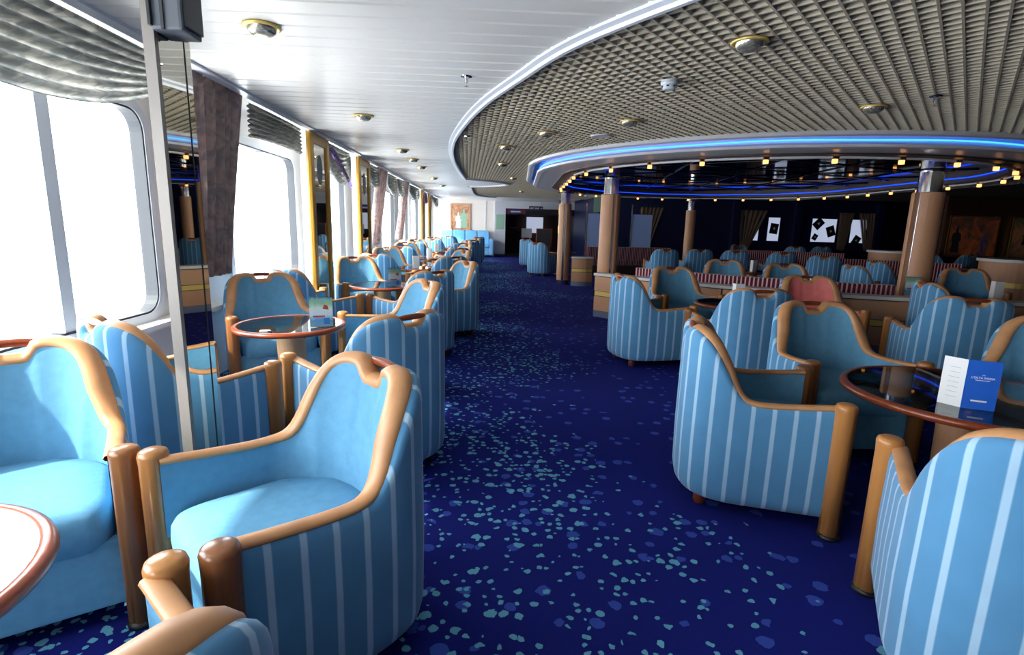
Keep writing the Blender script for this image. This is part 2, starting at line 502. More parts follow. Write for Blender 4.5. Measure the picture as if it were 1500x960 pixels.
# border trim along the lattice edge
def sweep_xy(bm, path, prof, closed=False):
    rows = []
    N = len(path)
    for i, p in enumerate(path):
        a = path[i-1] if (i or closed) else p
        b = path[(i+1) % N] if (i < N-1 or closed) else p
        t = Vector((b[0]-a[0], b[1]-a[1])); t.normalize()
        n = Vector((t.y, -t.x))
        rows.append([(p[0]+n.x*d, p[1]+n.y*d, z) for d, z in prof])
    loft(bm, rows, closed_u=closed, closed_v=True)
    if not closed:
        bm.verts.ensure_lookup_table()
path = [(xb(-1.2+i*.12), -1.2+i*.12) for i in range(int((11.75+1.2)/.12)+1)]
bm = bmesh.new()
sweep_xy(bm, path, [(-.055, ZC+.012), (-.05, ZC-.012), (-.02, ZC-.02), (-.012, ZC-.035), (.012, ZC-.035), (.02, ZC-.012), (.02, ZC+.05)])
struct(finish('trim_1', bm, 'trim_white', smooth=False), 'white curved border strip between plank ceiling and lattice')
wp = [(.5-.95*((yy-12.9)/1.2)**2, yy) for yy in [11.72+i*(14.08-11.72)/24 for i in range(25)]]
bm = bmesh.new(); sweep_xy(bm, wp, [(-.05, ZC+.01), (-.05, ZC-.03), (.02, ZC-.03), (.02, ZC+.05)])
struct(finish('trim_2', bm, 'trim_white'))
path = [(xb(14.1+i*.15), 14.1+i*.15) for i in range(37)]
bm = bmesh.new(); sweep_xy(bm, path, [(-.05, ZC+.01), (-.05, ZC-.03), (.02, ZC-.03), (.02, ZC+.05)])
struct(finish('trim_3', bm, 'trim_white'))
# rail along the window side of the ceiling
struct(obox('trim_4', 'trim_white', XE-.06, XE+.012, -1.3, YE, ZC-.018, ZC+.02), 'white curtain rail along the ceiling edge')

# ---- window wall with rounded openings
WZ0, WZ1, WR = .66, 2.05, .17
WINS = [(-2.4, -.5), (0.0, 1.75), (2.1, 3.85), (4.95, 6.68), (7.2, 8.93), (9.55, 11.28), (11.9, 13.63), (14.25, 15.98), (16.6, 18.33), (18.95, 20.68), (20.95, 22.3)]  # last opening is an added one, to brighten the end wall
def rr_loop(a0, a1, b0, b1, r, k=6):
    P = []
    for cx, cy, s in ((a1-r, b1-r, 0), (a0+r, b1-r, PI/2), (a0+r, b0+r, PI), (a1-r, b0+r, 1.5*PI)):
        for i in range(k+1):
            t = s+PI/2*i/k
            P.append((cx+r*math.cos(t), cy+r*math.sin(t)))
    return P
wall = bmesh.new()
edges_y = [-3.0]+[(WINS[i][1]+WINS[i+1][0])/2 for i in range(len(WINS)-1)]+[YE]
for i, (a, b) in enumerate(WINS):
    p0, p1 = edges_y[i], edges_y[i+1]
    inner = rr_loop(a, b, WZ0, WZ1, WR)
    corners = [(p1, 2.4), (p0, 2.4), (p0, 0), (p1, 0)]
    k = 7
    for xx in (XW, XW-.14):
        iv = [wall.verts.new((xx, p[0], p[1])) for p in inner]
        cv = [wall.verts.new((xx, p[0], p[1])) for p in corners]
        for c_ in range(4):
            for j in range(k-1): wall.faces.new((cv[c_], iv[c_*k+j], iv[c_*k+j+1]))
            nx_ = (c_+1) % 4
            wall.faces.new((cv[c_], iv[c_*k+k-1], iv[nx_*k], cv[nx_]))
        if xx == XW: first = iv
        else:
            n = len(iv)
            for j in range(n): wall.faces.new((first[j], first[(j+1) % n], iv[(j+1) % n], iv[j]))
bmesh.ops.remove_doubles(wall, verts=wall.verts[:], dist=1e-4)
box(wall, XW-.14, XW, YB, -3.0, 0, 2.4)
struct(finish('wall_left', wall, 'wall_cream'), 'white wall with a row of big rounded windows')
for i, (a, b) in enumerate(WINS):
    bm = bmesh.new()
    lo, hi = rr_loop(a-.035, b+.035, WZ0-.035, WZ1+.035, WR+.035), rr_loop(a+.03, b-.03, WZ0+.03, WZ1-.03, WR-.03)
    rows = [[(XW+.004, *p) for p in lo], [(XW+.03, *p) for p in lo], [(XW+.03, *p) for p in hi], [(XW-.05, *p) for p in hi]]
    loft(bm, [list(c) for c in zip(*rows)], closed_u=True)
    w = struct(finish('window_%d' % (i+1), bm, 'frame_white', smooth=False), 'big rounded ship window in white frame')
    bm = bmesh.new()
    g0, g1 = rr_loop(a+.03, b-.03, WZ0+.03, WZ1-.03, WR-.03), rr_loop(a+.042, b-.042, WZ0+.042, WZ1-.042, WR-.042)
    rows = [[(XW+.022, *p) for p in g0], [(XW+.022, *p) for p in g1], [(XW-.06, *p) for p in g1]]
    loft(bm, [list(c) for c in zip(*rows)], closed_u=True)
    finish('gasket', bm, 'gasket', w)
    ym = a+(b-a)*.52
    obox('mullion', 'frame_white', XW-.06, XW+.015, ym-.045, ym+.045, WZ0+.03, WZ1-.03, w)
    for y0, y1 in ((a+.02, ym-.045), (ym+.045, b-.02)):
        obox('pane', 'window_glass', XW-.055, XW-.049, y0, y1, WZ0+.02, WZ1-.02, w)
    # sampling portal for the daylight in this opening
    L_ = bpy.data.lights.new('daylight_portal', 'AREA'); L_.shape = 'RECTANGLE'; L_.size = b-a; L_.size_y = WZ1-WZ0; L_.cycles.is_portal = True
    lo_ = bpy.data.objects.new('daylight_portal', L_); COL.objects.link(lo_)
    lo_.location = (XW-.16, (a+b)/2, (WZ0+WZ1)/2); lo_.rotation_euler = Vector((1, 0, 0)).to_track_quat('-Z', 'Z').to_euler()
struct(obox('trim_5', 'wall_cream', XW, XW+.14, YB, YE, .60, .635), 'white window sill')
struct(obox('trim_6', 'wall_cream', XW, XE-.02, YB, YE, ZC+.03, ZC+.06))

# ---- wall behind the camera
bmb = bmesh.new(); box(bmb, XW-.14, XR, YB-.1, YB, 0, 2.4)
struct(finish('wall_back', bmb, 'wall_cream'))
struct(obox('wall_right', 'wall_brown', XR, XR+.1, YB, YE, 0, 2.4))

# ---- end wall: cream part, grey pier, doorway
struct(obox('wall_end', 'wall_pink', XW, .36, YE, YE+.1, 0, 2.4), 'cream end wall behind the blue sofa')
struct(obox('trim_7', 'wall_cream', -1.9, -1.86, YE-.02, YE, 0, ZC)); struct(obox('trim_8', 'wall_cream', -.05, -.01, YE-.02, YE, .9, ZC)); struct(obox('trim_9', 'wall_cream', .31, .36, YE-.03, YE, 0, ZC))
struct(obox('wall_pier', 'wall_grey', .36, .80, YE-.05, YE+.1, .1, 2.4), 'grey wall beside the doorway')
struct(obox('baseboard_end', 'wall_navy', .36, .80, YE-.065, YE+.1, 0, .1))
struct(obox('wall_lintel', 'wall_grey', .80, 3.7, YE-.05, YE+.1, 1.98, 2.4), 'grey wall above the doorway')
struct(obox('wall_corridor', 'corridor_brown', .3, 3.9, YE+4, YE+4.1, 0, 2.4)); struct(obox('wall_corridor_side', 'wall_black', 3.7, 3.8, YE-.05, YE+4, 0, 2.4))
struct(obox('wall_corridor_left', 'wall_black', .70, .80, YE+.1, YE+4, 0, 2.4))
struct(obox('floor_corridor', 'corridor_brown', .8, 3.7, YE, YE+4, .001, .006))
# ---- dark walls on the bar side
YD = 17.6
struct(obox('wall_bar', 'wall_navy', 3.7, 13.2, YD, YD+.1, 0, 2.4), 'dark navy glazed wall behind the bar floor')
struct(obox('wall_bar_side', 'wall_navy', 3.65, 3.75, YD, YE, 0, 2.4))
struct(obox('wall_dark', 'wall_black', 13.2, XR, YD, YD+.1, 0, 2.4)); struct(obox('wall_gallery', 'wall_brown', 12.3, XR, 14.0, 14.1, 0, 2.4), 'dark brown panelled wall with paintings')

# ================================================================= ARMCHAIRS
HT = [(0, .822), (.05, .824), (.068, .835), (.08, .858), (.092, .872), (.12, .878), (.18, .876), (.24, .864), (.30, .836), (.35, .79), (.40, .72), (.44, .65), (.475, .605), (.515, .584), (.60, .578), (.75, .588), (.90, .600)]
def chair_path():
    a, b, y0, n = .335, .33, -.05, 2.7
    half = []
    for i in range(25):                       # from the back centre to the side
        ph = PI/2*(1-i/24)
        half.append((a*abs(math.cos(ph))**(2/n), y0-b*abs(math.sin(ph))**(2/n)))
    for i in range(1, 9): half.append((a+.004*i/8, y0+(.285-y0)*i/8))
    # resample evenly
    out = [half[0]]; S = [0]
    for p in half[1:]: S.append(S[-1]+math.dist(p, out[-1])); out.append(p)
    N = 48; res = []
    for i in range(N+1):
        s = S[-1]*i/N
        for j in range(len(S)-1):
            if s <= S[j+1]+1e-9:
                t = (s-S[j])/max(1e-9, S[j+1]-S[j]); p, q = out[j], out[j+1]
                res.append((p[0]+(q[0]-p[0])*t, p[1]+(q[1]-p[1])*t, s)); break
    full = [(-x, y, -s) for x, y, s in res[::-1]]+res[1:]
    return full
CP = chair_path()
def cnorm(i):
    a, b = CP[max(0, i-1)], CP[min(len(CP)-1, i+1)]
    t = Vector((b[0]-a[0], b[1]-a[1])).normalized()
    return Vector((-t.y, t.x))                # inward
CN = [cnorm(i) for i in range(len(CP))]
if CN[len(CP)//2].y < 0: CN = [-n for n in CN]
ch_h = lambda s: hermite(HT, abs(s))
backness = lambda s: max(0, min(1, (.54-abs(s))/.14))
def cpt(i, inset, z): return (CP[i][0]+CN[i].x*inset, CP[i][1]+CN[i].y*inset, z)

def make_chair(cloth='blue_cloth'):
    root = empty('armchair')
    n = len(CP)
    # striped outer shell
    bm = bmesh.new(); rows = []
    for i, (x, y, s) in enumerate(CP):
        h = ch_h(s); bk = backness(s)
        prof = [(.05, .072), (.022, .078), (.008, .095), (0, .13), (-.004, .35), (0, h-.045), (.004, h-.018), (.014, h-.004), (.028, h), (.03+.012*bk, h-.004), (.034+.014*bk, h-.05)]
        rows.append([cpt(i, d, z) for d, z in prof])
    loft(bm, rows, uv=lambda a, b: (CP[a][2]+.044, b*.1))
    finish('shell', bm, 'stripe_blue', root, smooth=True)
    # inner upholstery
    bm = bmesh.new(); rows = []
    for i, (x, y, s) in enumerate(CP):
        h = ch_h(s); bk = backness(s); th = .046+.05*bk
        r = []
        for k in range(6):
            z = .34+(h-.012-.34)*k/5
            r.append(cpt(i, th+(h-z)*.14*bk+.012*bk*math.sin(PI*k/5), z))
        rows.append(r)
    loft(bm, rows); finish('inner_upholstery', bm, cloth, root, smooth=True)
    # leather trim
    bm = bmesh.new(); rows = []
    for i, (x, y, s) in enumerate(CP):
        h = ch_h(s); bk = backness(s)
        i0, i1 = max(0, i-1), min(n-1, i+1)
        c0 = Vector(cpt(i0, .03+.034*backness(CP[i0][2]), ch_h(CP[i0][2]))); c1 = Vector(cpt(i1, .03+.034*backness(CP[i1][2]), ch_h(CP[i1][2])))
        c = Vector(cpt(i, .03+.034*bk, h-.004-.006*bk))
        t = (c1-c0).normalized(); u = Vector((CN[i].x, CN[i].y, 0)); w = t.cross(u).normalized()
        if w.z < 0: w = -w
        ru, rw = .027+.013*bk, .013+.013*bk
        rows.append([c+u*ru*math.cos(a)+w*rw*math.sin(a) for a in [2*PI*k/10 for k in range(10)]])
    loft(bm, rows, closed_v=True); finish('leather_trim', bm, 'leather', root, smooth=True)
    # seat cushion
    bm = bmesh.new()
    outl = []
    for i in range(n):
        bk = backness(CP[i][2])
        p = cpt(i, .05+.06*bk, 0)
        if p[1] < .20: outl.append((p[0], p[1]))
    fr = []
    xr = outl[-1][0]; 
    for k in range(9):
        a = PI/2*k/8
        fr.append((xr-.07+.07*math.cos(a), .20+.085*math.sin(a)))
    fr2 = [(-x, y) for x, y in fr[::-1]]
    loop = outl+fr+fr2
    cx, cy = 0, -.03
    rows = []
    for sc_, z in ((.96, .285), (1.0, .31), (1.01, .36), (1.0, .405), (.965, .428), (.88, .442), (.6, .452), (.25, .4545)):
        rows.append([(cx+(x-cx)*sc_, cy+(y-cy)*sc_, z) for x, y in loop])
    V = loft(bm, rows, closed_v=True); bm.faces.new(V[-1]); finish('seat_cushion', bm, cloth, root, smooth=True)
    obox('front_apron', cloth, -.305, .305, .235, .268, .075, .31, root, bevel=.008)
    # wooden front posts with black glides
    for sx in (-1, 1):
        bm = bmesh.new()
        prof = [(.001, .014), (.042, .014), (.042, .575), (.043, .595), (.044, .61), (.040, .622), (.03, .628), (.001, .629)]
        N = 28; rings = []
        for k in range(N):
            a = 2*PI*k/N
            gr = .9 if k in (4, 10, 18, 24) else 1
            rings.append([bm.verts.new((sx*.338+r*(gr if (1 <= j <= 2) else 1)*math.cos(a), .292+r*(gr if (1 <= j <= 2) else 1)*math.sin(a), z)) for j, (r, z) in enumerate(prof)])
        for k in range(N):
            A, B = rings[k], rings[(k+1) % N]
            for j in range(len(prof)-1): bm.faces.new((A[j], B[j], B[j+1], A[j+1]))
        bmesh.ops.remove_doubles(bm, verts=bm.verts[:], dist=.0011)
        po = finish('arm_post', bm, 'post_wood', root, smooth=True)
        bm = bmesh.new(); lathe(bm, [(.001, 0), (.047, 0), (.048, .008), (.043, .02), (.001, .021)], 16, sx*.338, .292)
        finish('glide', bm, 'black_rubber', po, smooth=True)
        bm = bmesh.new(); lathe(bm, [(.001, 0), (.02, 0), (.03, .02), (.03, .05), (.02, .085), (.001, .085)], 12, sx*.19, -.25)
        finish('rear_foot', bm, 'rim_wood', root, smooth=True)
    # handle across the notch
    bm = bmesh.new()
    mid = len(CP)//2
    yb = CP[mid][1]+.045
    tube(bm, [(-.096+.192*k/8, yb-.003*math.sin(PI*k/8), .868+.004*math.sin(PI*k/8)) for k in range(9)], [.010, .013, .015, .016, .016, .016, .015, .013, .010], 10)
    finish('handle', bm, 'rim_wood', root, smooth=True)
    return root

PROTO = make_chair(); PROTO_USED = [False]
PINK = None
def chair(hx, hy, dx, dy, label, group, proto=None):
    """hx, hy: ground point under the handle; dx, dy: the way the chair faces"""
    d = Vector((dx, dy)).normalized()
    if proto: o = proto
    elif not PROTO_USED[0]: o = PROTO; PROTO_USED[0] = True
    else: o = copy_tree(PROTO)
    c = Vector((hx, hy))+d*.34
    o.location = (c.x, c.y, 0); o.rotation_euler = (0, 0, math.atan2(d.y, d.x)-PI/2)
    tag(o, label, 'armchair', group)
    return o

GW, GA, GB = 'striped armchairs at the window tables', 'striped armchairs around the tables right of the aisle', 'striped armchairs on the bar floor'
B = 'blue striped armchair '
# window tables, counted from the camera
A = 'blue striped aisle armchair '; W = 'blue striped window armchair '
chair(-1.75, 2.00, .52, -.855, B+'at the left edge, facing the camera beside the mirrored pillar', GW)
chair(-.335, 1.78, -.75, -.66, B+'filling the left foreground, facing the windows', GW)
chair(-.425, .39, -.75, .66, B+'cut off at the bottom edge, only one arm showing', GW)
chair(-1.74, 2.42, .62, .78, B+'behind the mirrored pillar with its back to the camera', GW)
chair(-.37, 2.70, -.74, .67, A+'with its back to the camera, second window table', GW)
chair(-1.93, 4.68, .55, -.835, B+'in front of the nearest long curtain, facing the camera', GW)
chair(-.42, 4.30, -.86, -.50, A+'facing the windows, second window table', GW)
chair(-1.93, 5.13, .68, .73, B+'with its striped back to the nearest long curtain', GW)
chair(-.46, 5.2, -.74, .67, A+'with its back to the camera, third window table', GW)
chair(-.18, 6.64, -.86, -.50, A+'facing the windows, third window table', GW)
chair(-1.72, 7.02, .58, -.81, W+'facing the camera, third window table', GW)
ordn = ['fourth', 'fifth', 'sixth', 'seventh']
TY = [(-1.38, 3.80), (-1.2, 6.28), (-1.18, 8.75), (-1.22, 11.3), (-1.3, 13.8), (-1.1, 16.3)]
for i, (tx, ty) in enumerate(TY[2:]):
    w = ', %s window table' % ordn[i]
    chair(tx+.76, ty-1.25, -.72, .69, A+'with its back to the camera'+w, GW)
    chair(tx+.85, ty+.58, -.85, -.53, A+'facing the windows'+w, GW)
    chair(tx-.40, ty-1.1, .3, .95, W+'with its back to the camera'+w, GW)
    chair(tx-.62, ty+1.02, .5, -.86, W+'facing the camera'+w, GW)
chair(-.2, 18.6, -.7, .7, B+'nearest the blue sofa on the aisle', GW)
chair(-1.3, 18.7, .2, .97, B+'nearest the blue sofa by the windows', GW)
# right of the aisle
chair(1.413, 1.036, .55, .835, B+'at the right edge foreground with its striped back to the camera', GA)
chair(1.06, 2.62, .954, -.30, B+'right foreground beside the aisle, seen from its striped side', GA)
chair(2.22, 3.50, .0, -1, B+'behind the large glass table facing the camera', GA)
chair(3.41, 2.91, -.75, -.65, B+'cut by the right edge, its leather trim right of the menu card', GA)
chair(4.38, 5.12, .95, -.3, B+'in front of the leather column, seen from its striped side', GA)
chair(3.72, 3.82, .35, .94, B+'at the right edge behind the blue menu card, back to the camera', GA)
chair(1.33, 5.20, .97, .18, B+'beside the aisle near the low leather partition, seen from its side', GA)
chair(2.22, 4.12, .0, 1, B+'in front of the pink armchair with its back to the camera', GA)
chair(2.26, 6.44, .12, -.99, B+'facing the camera against the low leather partition', GA)
pk = make_chair('pink_cloth')
pk.name = 'armchair'
chair(3.46, 5.58, -.2, -.98, 'armchair with salmon pink inner cloth before the low partition', GA, proto=pk)
chair(1.32, 14.2, .6, .8, B+'right of the aisle near the slim far column, back to the camera', GA)
chair(1.23, 17.0, .75, .66, B+'farthest on the right of the aisle by the menu board', GA)
# bar floor
IN = [((4.0, 11.7), (.1, 1), 'behind the nearest leather column with its back to the camera'), ((4.94, 12.1), (.1, 1), 'between the first two columns with its back to the camera'), ((5.62, 11.8), (.25, 1), 'in the middle of the bar floor with its back to the camera'),
      ((3.75, 8.25), (-.3, -1), 'facing the camera just behind the striped bench'), ((4.35, 7.6), (-.25, -1), 'facing the camera behind the pink armchair'), ((6.5, 11.4), (.2, 1), 'far inside the bar floor with its back to the camera'),
      ((6.7, 10.3), (.6, .8), 'turned half away towards the curtained windows'), ((5.38, 7.65), (.95, -.1), 'seen from its side behind the striped bench, left of a pair'), ((6.6, 8.8), (.95, -.1), 'seen from its side behind the striped bench, right of a pair'),
      ((6.9, 7.4), (-.45, -.9), 'facing the camera right of the leather column'), ((8.1, 17.0), (.2, -1), 'far back against the navy wall'), ((10.6, 12.4), (.9, .2), 'far right below the paintings'),
      ((10.7, 16.6), (.2, 1), 'below the card decorated windows with its back to the camera'), ((9.6, 16.2), (.3, 1), 'below the curtained far window'), ((12.2, 12.9), (-.2, 1), 'below the paintings with its back to the camera')]
for (hx, hy), (dx, dy), l in IN: chair(hx, hy, dx, dy, B+l, GB)

# ================================================================= TABLES
def make_table(R, h=.615):
    root = empty('round_table')
    bm = bmesh.new()
    tube(bm, [(R*math.cos(2*PI*k/56), R*math.sin(2*PI*k/56), h-.018) for k in range(56)], .022, 10, closed=True, rz=.019)
    finish('rim', bm, 'rim_wood', root, smooth=True)
    bm = bmesh.new(); lathe(bm, [(.0, h-.012), (R-.012, h-.012), (R-.012, h-.002), (.0, h-.002)], 48); finish('glass_top', bm, 'table_glass', root)
    for k in range(3):
        a = 2*PI*k/3+.4
        bm = bmesh.new(); tube(bm, [(.05*math.cos(a), .05*math.sin(a), h-.045), (R*math.cos(a), R*math.sin(a), h-.03)], .012, 8); finish('support_arm', bm, 'rim_wood', root, smooth=True)
    bm = bmesh.new(); lathe(bm, [(.0, .03), (.085, .03), (.10, h-.06), (.09, h-.03), (.0, h-.03)], 28); finish('pedestal', bm, 'leather_pad', root, smooth=False)
    bm = bmesh.new(); lathe(bm, [(.0, 0), (.24, 0), (.24, .012), (.12, .03), (.0, .032)], 32); finish('base', bm, 'brushed_steel', root)
    return root
tw = make_table(.36)
names = ['nearest', 'second', 'third', 'fourth', 'fifth', 'sixth', 'seventh']
TT = [(-1.29, .95)]+TY
tables = []
for i, (tx, ty) in enumerate(TT):
    o = tw if i == 0 else copy_tree(tw)
    o.location = (tx, ty, 0); o.rotation_euler = (0, 0, i*.7)
    tag(o, 'round glass topped table with wooden rim, %s window table from the camera' % names[i], 'table', 'round tables along the windows')
big = make_table(.50); big.location = (2.30, 2.32, 0)
tag(big, 'large round glass table with wooden rim holding the blue menu card', 'table', 'round tables right of the aisle')
for tx, ty, l in ((2.54, 5.28, 'in front of the low leather partition'), (2.15, 14.9, 'near the slim far column'), (4.9, 9.6, 'on the bar floor among armchairs'), (9.6, 14.9, 'far inside the bar floor')):
    o = copy_tree(tw); o.location = (tx, ty, 0)
    tag(o, 'small round table '+l, 'table', 'round tables right of the aisle')
TZ = .6135

# ---- cards on tables
def tent(name, x, y, w, h, rz, front, side, label, z=TZ, sidew=None, tilt=.12):
    """folded card: two leaves meeting at a vertical fold"""
    root = empty(name, (x, y, z), rz)
    t = .0016
    obox('front_leaf', front, 0, w, -t, 0, 0, h, root)
    l2 = obox('side_leaf', side, -t, 0, 0, sidew or w*.6, 0, h, root)
    tag(root, label, 'menu card', 'cards on tables')
    return root
mc = tent('menu_card', 2.08, 2.12, .118, .215, -.45, 'paper_blue', 'paper_white', 'folded menu card with blue front on the large glass table', sidew=.085)
[o for o in bpy.data.objects if o.parent == mc and o.name.startswith('side')][0].rotation_euler = (0, 0, .95)
fl = [o for o in bpy.data.objects if o.parent == mc and o.name.startswith('front')][0]
text('title', "L'OLTA ROSSA", .0125, 'paper_white', (.059, -.0022, .14), (PI/2, 0, 0), fl)
text('small_title', "THE", .006, 'paper_white', (.059, -.0022, .152), (PI/2, 0, 0), fl)
obox('printed_line', 'paper_white', .034, .084, -.0022, -.0017, .128, .1305, fl); obox('printed_line', 'paper_white', .03, .086, -.0022, -.0017, .034, .041, fl)
sl = [o for o in bpy.data.objects if o.parent == mc and o.name.startswith('side')][0]
for k in range(7): obox('printed_line', 'wall_grey', -.0021, -.0016, .02, .06, .04+.022*k, .0425+.022*k, sl)
# acrylic stand with cocktail poster
st = empty('poster_stand', (-1.20, 3.67, TZ), .25)
obox('poster', 'paper_white', 0, .15, -.002, 0, .004, .21, st); obox('acrylic_sheet', 'acrylic', -.002, .152, -.005, -.003, 0, .214, st); obox('acrylic_foot', 'acrylic', -.002, .152, -.003, .07, 0, .004, st)
pst = [o for o in bpy.data.objects if o.parent == st and o.name.startswith('poster')][0]
pst.data.materials.clear(); 
def poster_mat():
    m = mat('poster_print', (220, 230, 235), .5); nt = m.node_tree; L = nt.links.new
    tc = nt.nodes.new('ShaderNodeTexCoord'); s = nt.nodes.new('ShaderNodeSeparateXYZ'); L(tc.outputs['Generated'], s.inputs[0])
    r = nt.nodes.new('ShaderNodeValToRGB'); e = r.color_ramp.elements
    e[0].position = 0; e[0].color = lin(150, 176, 196); e[1].position = 1; e[1].color = lin(70, 110, 80)
    for p_, c_ in ((.22, (96, 164, 214)), (.4, (224, 236, 240)), (.62, (232, 238, 232)), (.8, (168, 196, 130)), (.93, (120, 170, 190))):
        q = e.new(p_); q.color = lin(c_)
    n = nt.nodes.new('ShaderNodeTexNoise'); n.inputs['Scale'].default_value = 5; L(tc.outputs['Generated'], n.inputs['Vector'])
    a = nt.nodes.new('ShaderNodeMath'); a.operation = 'MULTIPLY_ADD'; a.inputs[1].default_value = .25; L(n.outputs['Fac'], a.inputs[0])
    b = nt.nodes.new('ShaderNodeMath'); b.operation = 'SUBTRACT'; b.inputs[1].default_value = .12; L(s.outputs[2], b.inputs[0]); L(b.outputs[0], a.inputs[2])
    L(a.outputs[0], r.inputs[0]); L(r.outputs[0], nt.nodes['Principled BSDF'].inputs['Base Color'])
poster_mat(); mat('print_red', (216, 66, 60), .5); mat('print_blue', (60, 130, 200), .5); pst.data.materials.append(MATS['poster_print'])
bm = bmesh.new(); 
v = [bm.verts.new(p) for p in ((.085, -.0026, .128), (.125, -.0026, .122), (.118, -.0026, .15), (.095, -.0026, .158))]; bm.faces.new(v)
finish('printed_cup', bm, 'print_red', pst); obox('printed_line', 'print_red', .02, .1, -.0027, -.0022, .07, .082, pst); obox('printed_glass', 'print_blue', .09, .128, -.0027, -.0022, .02, .065, pst)
tag(st, 'acrylic stand with a bright drinks poster on the second window table', 'poster stand', 'cards on tables')
st2 = copy_tree(st); st2.location = (-1.10, 6.12, TZ); st2.rotation_euler = (0, 0, .5); tag(st2, 'acrylic stand with drinks poster on the third window table', 'poster stand', 'cards on tables')
for x, y, rz, l in ((-1.15, 8.6, .3, 'fourth window table'), (-1.2, 11.15, .3, 'fifth window table'), (-1.28, 13.7, .3, 'sixth window table'), (2.54, 5.26, .1, 'small table by the low partition'), (4.86, 9.5, .4, 'small table on the bar floor'), (2.05, 14.8, .2, 'small table near the slim far column')):
    tent('menu_card', x, y, .10, .2, rz, 'paper_white', 'paper_white', 'white folded menu card standing on the '+l)
tent('menu_card', 3.95, 6.27, .09, .17, -.3, 'paper_blue', 'paper_white', 'blue and white card on the partition ledge behind the pink armchair', z=.661)
tent('menu_card', 5.65, 5.62, .1, .2, -.1, 'paper_white', 'paper_white', 'tall white card on the partition ledge right of the leather column', z=.661)
st3 = copy_tree(st); st3.location = (4.86, 5.92, .661); st3.rotation_euler = (0, 0, -.4); tag(st3, 'drinks poster stand on the partition ledge beside the leather column', 'poster stand', 'cards on tables')

# ================================================================= MIRRORED PILLAR AND WALL MIRRORS
pl = empty('mirror_pillar', (-1.10, 1.955, 0))
obox('core', 'pillar_steel', -.03, -.003, 0, .222, 0, ZC, pl)
obox('mirror_sheet', 'mirror', -.003, .0, .018, .178, 0, ZC, pl); obox('mirror_sheet', 'mirror', -.003, .0, .184, .222, 0, ZC, pl)
obox('seam', 'gasket', -.003, .0015, .178, .184, 0, ZC, pl); obox('corner_strip', 'pillar_steel', -.034, .003, -.004, .018, 0, ZC, pl)
tag(pl, 'narrow mirrored pillar with steel edge in the left foreground', 'pillar')
spk = empty('loudspeaker', (-1.094, 1.93, 1.94))
obox('cabinet', 'speaker_grey', 0, .10, .0, .13, 0, .26, spk, bevel=.01); obox('grille', 'speaker_dark', .10, .110, .012, .12, .015, .245, spk, bevel=.004); obox('mounting_plate', 'speaker_dark', -.001, .008, -.012, .15, .01, .25, spk); obox('cabinet_rib', 'speaker_dark', .036, .046, -.006, .136, .002, .262, spk); obox('grille_bar', 'speaker_grey', .108, .114, .012, .12, .16, .175, spk)
tag(spk, 'dark grey loudspeaker box high on the mirrored pillar', 'loudspeaker')
def wall_mirror(y0, y1, label):
    r = empty('framed_mirror', (XE-.04, (y0+y1)/2, 0)); w = (y1-y0)/2
    obox('mirror_sheet', 'mirror', -.01, 0, -w+.09, w-.09, .35, ZC-.12, r)
    for a, b in ((-w, -w+.10), (w-.10, w)): obox('frame_side', 'gold_frame', -.03, .02, a, b, .25, ZC-.03, r, bevel=.012)
    for a, b in ((.25, .36), (ZC-.13, ZC-.03)): obox('frame_rail', 'gold_frame', -.028, .015, -w+.09, w-.09, a, b, r)
    obox('backing', 'wall_cream', -.10, -.031, -w, w, 0, ZC-.02, r)
    bm = bmesh.new(); lathe(bm, [(.0, 0), (.09, 0), (.09, .002), (0, .002)], 28)
    for v_ in bm.verts: v_.co = Vector((v_.co.z+.001, v_.co.x, 1.88+v_.co.y*1.75))
    finish('etched_oval', bm, 'speaker_grey', r)
    tag(r, label, 'mirror', 'gold framed mirrors between the windows')
wall_mirror(5.86, 6.52, 'tall gold framed mirror right of the first swag valance')
wall_mirror(8.02, 8.74, 'tall gold framed mirror right of the violet swag')
wall_mirror(15.7, 16.3, 'far gold framed mirror between windows, nearer of two'); wall_mirror(17.5, 18.1, 'far gold framed mirror between windows, farther of two')

# ================================================================= CURTAINS AND SWAGS
def drape(y0, y1, label, lean=.25, squeeze=.75, z0=.90):
    bm = bmesh.new(); rows = []
    nu = 64; nv = 14
    for j in range(nv+1):
        t = j/nv; z = (ZC+.0)+(z0-ZC)*t
        q = 1-(1-squeeze)*math.sin(min(1, t*1.1)*PI/2); sh = lean*t*t*.5+lean*.5*t
        row = []
        for i in range(nu+1):
            u = i/nu
            yy = y1-(y1-y0)*(1-u)*q+sh*.15
            fold = .048*math.sin(u*2*PI*6+.8*math.sin(u*9))+.014*math.sin(u*2*PI*15)
            row.append((XE-.10-.21*t+fold*(.7+.5*t), yy, z))
        rows.append(row)
    loft(bm, rows)
    o = finish('curtain', bm, 'curtain', smooth=True)
    sm = o.modifiers.new('thick', 'SOLIDIFY'); sm.thickness = .006
    tag(o, label, 'curtain', 'long grey curtains')
drape(3.66, 4.46, 'long grey patterned curtain nearest the camera')
drape(9.72, 10.62, 'long grey curtain after the second gold mirror')
drape(12.7, 13.5, 'third long grey curtain from the camera'); drape(18.7, 19.4, 'farthest long grey curtain')
